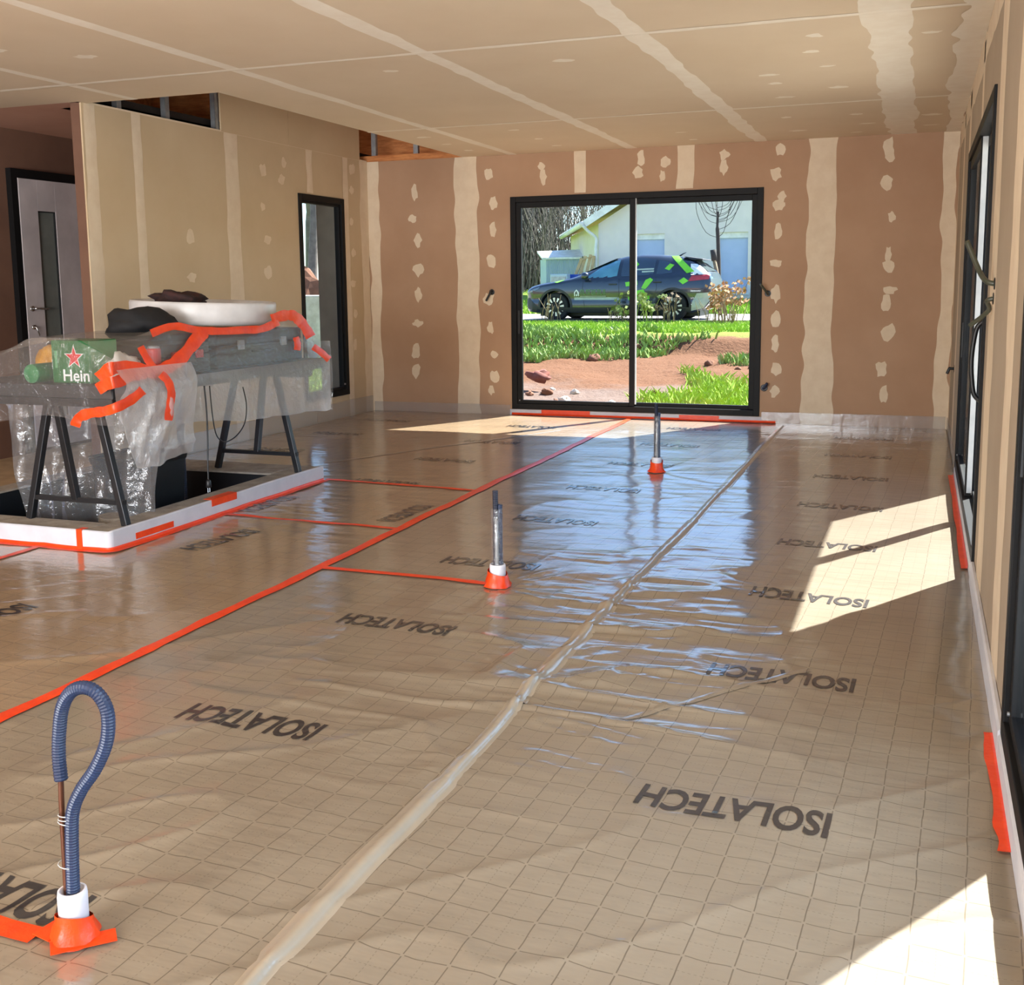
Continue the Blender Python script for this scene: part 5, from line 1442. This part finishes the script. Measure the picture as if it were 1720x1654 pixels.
# ------------------------------------------------------------------ trees and shrubs
M['bark'] = mat('dark_bark', (66, 58, 54), (48, 42, 40), 6, .9)
M['bark_l'] = mat('grey_bark', (108, 98, 90), (84, 76, 70), 6, .9)
def branches(rg, p, d, L, r, depth, out, spread=.5, kids=3, up=.1):
    n_ = 4; pts = [p]; rs = [r]; q = p.copy(); dd = d.copy()
    for k_ in range(n_):
        dd = (dd + Vector((rg.uniform(-1, 1), rg.uniform(-1, 1), rg.uniform(-.5, 1) + up)) * .13).normalized(); q = q + dd * (L / n_); pts.append(q.copy()); rs.append(r * (1 - .55 * (k_ + 1) / n_))
    out.append((pts, rs, depth))
    if depth <= 0: return
    for k_ in range(kids):
        t = rg.uniform(.35, 1.0); i_ = min(n_, max(1, int(t * n_ + .5))); b = pts[i_]
        nd = (dd + Vector((rg.uniform(-1, 1), rg.uniform(-1, 1), rg.uniform(-.6, .9))) * spread * 1.6).normalized()
        branches(rg, b, nd, L * rg.uniform(.5, .75), rs[i_] * .62, depth - 1, out, spread, kids, up)
def bare_tree(name, x, y, hgt, r, seed, label, grp, m, depth=4, kids=4):
    rg = random.Random(seed); z = float(gz(x, y)) - .1
    t = thing(name, label, 'tree', (x, y, z), grp); out = []
    branches(rg, Vector((0, 0, 0)), Vector((rg.uniform(-.15, .15), 0, 1)), hgt * .55, r, depth, out, .55, kids)
    tk = MB(); bm_ = MB()
    for pts, rs, d in out:
        (tk if d == depth else bm_).tube(pts, [max(v, .012) for v in rs], 7 if d >= depth - 1 else 3, cap=False)
    tk.build('trunk', m, t, smooth=True, recalc=False); bm_.build('branches', m, t, smooth=True, recalc=False)
rg = random.Random(21)
spots = [(-.352 * 46, 46), (-.366 * 50, 50), (-.332 * 52, 52), (-.375 * 44, 44), (-.338 * 47, 47), (-.356 * 56, 56), (-.385 * 53, 53), (-.318 * 55, 55), (-.345 * 61, 61), (-.370 * 60, 60), (-.325 * 60, 60), (-.395 * 48, 48), (-.305 * 60, 60), (-.360 * 66, 66)]
names_ = ['bare dark tree behind the shed, %s' % s for s in ('with the thickest trunk', 'second from the left edge', 'rising beside the house roof', 'nearest to the left window edge', 'just left of the cream wall', 'in the middle of the grove', 'far left of the grove', 'behind the roof eave', 'deep in the grove', 'deep at the far left', 'deep behind the shed roof', 'beyond the left window edge', 'farthest to the right of the grove', 'farthest away of all')]
for k_, (x, y) in enumerate(spots):
    bare_tree('bare_tree', x, y, rg.uniform(8, 12), rg.uniform(.16, .34), 300 + k_, names_[k_], 'bare trees behind the shed', M['bark'] if k_ % 3 else M['bark_l'])
# undergrowth: thicket of thin saplings below the trees
def twigs(name, cx, cy, n, sx, sy, hh, m, label, cat, seed, r=.008, grp=None, kind=None, heads=None):
    rg = random.Random(seed); mb = MB(); hb = MB(); lx = MB()
    for _ in range(n):
        x = cx + rg.gauss(0, sx); y = cy + rg.gauss(0, sy); z = float(gz(x, y)); h_ = hh * rg.uniform(.5, 1.1); a = rg.uniform(0, 6.28); l_ = h_ * rg.uniform(.05, .5)
        p = [Vector((x, y, z)), Vector((x + math.cos(a) * l_ * .3, y + math.sin(a) * l_ * .3, z + h_ * .5)), Vector((x + math.cos(a) * l_, y + math.sin(a) * l_, z + h_))]
        mb.tube(p, [r, r * .8, r * .5], 4, cap=False)
        if heads and rg.random() < heads[1]:
            c = p[-1]
            for _2 in range(10):
                u = Vector((rg.gauss(0, 1), rg.gauss(0, 1), rg.gauss(0, .7))) * .055; b = Vector((rg.gauss(0, 1), rg.gauss(0, 1), rg.gauss(0, 1))).normalized() * .05; q = c + u; e = b.orthogonal().normalized() * .035
                hb.quad(q - b * .5 - e, q + b * .5 - e, q + b * .5 + e, q - b * .5 + e)
    t = thing(name, label, cat, (0, 0, 0), grp)
    mb.build('stems', m, t, recalc=False)
    if heads: hb.build('flower_heads', heads[0], t, recalc=False)
    if kind: t['kind'] = kind
M['twig'] = mat('dry_stems', (150, 128, 98), (112, 92, 70), 8, .9)
M['dryflower'] = mat('dried_flower_heads', (196, 152, 104), (160, 112, 74), 14, .9)
M['olive'] = mat('olive_leaves', (150, 158, 84), (124, 138, 66), 14, .8)
twigs('sapling_thicket', -16.2, 45.5, 900, 3.0, 2.2, 5.5, M['bark_l'], 'tangled thicket of thin saplings under the bare trees', 'thicket', 51, .02, kind='stuff')
def at_g(px, y): p = ony(px, 500, y); return p.x
twigs('dry_shrub', at_g(1222, 22.6), 22.6, 30, .14, .12, .82, M['twig'], 'dried hydrangea shrub with brown flower heads behind the car boot', 'shrub', 52, .012, 'dry shrubs along the kerb', heads=(M['dryflower'], .9))
twigs('dry_shrub', at_g(1193, 22.6), 22.6, 9, .12, .1, .62, M['twig'], 'small dry shrub in front of the car rear bumper', 'shrub', 53, .009, 'dry shrubs along the kerb', heads=(M['dryflower'], .5))
twigs('dry_shrub', at_g(921, 22.6), 22.6, 13, .09, .08, .66, M['twig'], 'thin dry shrub in front of the car front wheel', 'shrub', 54, .010, 'dry shrubs along the kerb', heads=(M['dryflower'], .12))
twigs('dry_shrub', at_g(1078, 22.5), 22.5, 16, .10, .08, .60, M['olive'], 'olive green shrub in front of the car rear door', 'shrub', 55, .010, 'dry shrubs along the kerb', heads=(M['olive'], .9))
twigs('dry_shrub', at_g(1116, 22.6), 22.6, 14, .09, .08, .60, M['twig'], 'bare dry shrub in front of the car rear wheel', 'shrub', 56, .009, 'dry shrubs along the kerb', heads=(M['twig'], .3))
twigs('dry_shrub', at_g(1040, 22.6), 22.6, 18, .16, .1, .45, M['twig'], 'low dry twigs in front of the car front door', 'shrub', 57, .009, 'dry shrubs along the kerb', heads=(M['olive'], .3))
# young staked tree
YT = 26.2; ytx = ony(1207, 480, YT).x
yt = thing('young_tree', 'young bare tree tied to a stake behind the car', 'tree', (ytx, YT, float(gz(ytx, YT))))
def l_(px, py): p = ony(px, py, YT); return Vector((p.x - ytx, 0, p.z - float(gz(ytx, YT))))
MB().tube(smooth_path([l_(1209, 532), l_(1208, 490), l_(1207, 440), l_(1206, 400), l_(1205, 380), l_(1206, 355)], 5), [.05] * 12 + [.045] * 8 + [.03] * 6, 8).build('trunk', M['bark'], yt, smooth=True)
rg = random.Random(4); bm_ = MB()
for k_ in range(20):
    py = rg.uniform(348, 402); b = l_(1206, py); a = rg.uniform(0, 6.28); L = rg.uniform(.55, 1.1)
    o_ = Vector((math.cos(a), math.sin(a) * .6, 0))
    bm_.tube(smooth_path([b, b + o_ * L * .35 + Vector((0, 0, L * .12)), b + o_ * L * .62 + Vector((0, 0, L * .55)), b + o_ * L * rg.uniform(.55, .9) + Vector((0, 0, L * rg.uniform(.8, 1.3)))], 3), .007, 4, cap=False)
bm_.build('branches', M['bark'], yt, recalc=False)
sk = thing('tree_stake', 'slanting wooden stake beside the young tree', 'stake', (ytx, YT - .25, float(gz(ytx, YT))))
MB().tube([l_(1222, 530), l_(1201, 428)], .045, 8).build('stake_pole', M['twig'], sk, smooth=True)
MB().tube([l_(1203, 438), l_(1201, 420)], .07, 8).build('rubber_tie', M['bark'], sk, smooth=True)

# rubble heap, slab and tree in view of the narrow left window
rx_ = ony(521, 480, 19.0)
hp = MB(); rgx = np.random.RandomState(3); nh = 34
for j_ in range(nh):
    for i_ in range(nh):
        u = (i_ / (nh - 1) - .5) * 2; v = (j_ / (nh - 1) - .5) * 2; x = rx_.x - .6 + u * 2.2; y = 19.2 + v * 1.3; d = math.hypot(u, v)
        hp.v.append((x, y, float(gz(x, y)) - .05 + max(0, 1 - d) * 1.35 * (1 + .5 * (float(vn(x * 3, y * 3, 71)) - .5)) + .16 * (float(vn(x * 8, y * 8, 72)) - .5) * (d < 1)))
for j_ in range(nh - 1):
    for i_ in range(nh - 1):
        a = j_ * nh + i_; hp.f.append((a, a + 1, a + nh + 1, a + nh))
tag(hp.build('earth_heap', M['clod'], None, recalc=False), 'heap of orange earth seen through the narrow left window', 'heap')
slx = ony(520, 505, 16.5)
tag(MB().box((slx.x - 1.2, 16.3, float(gz(slx.x, 16.5)) + .0), (slx.x + .5, 17.0, slx.z + .09)).build('concrete_block', M['gravel'], None, bevel=.02), 'pale concrete block in front of the earth heap', 'block')
bare_tree('bare_tree', -15.4, 26.2, 9, .16, 401, 'bare tree with fine branches seen through the narrow left window', 'bare trees beside the earth heap', M['bark_l'])
bare_tree('bare_tree', -19.0, 32.3, 10, .22, 402, 'second bare tree seen through the narrow left window, farther off', 'bare trees beside the earth heap', M['bark_l'])
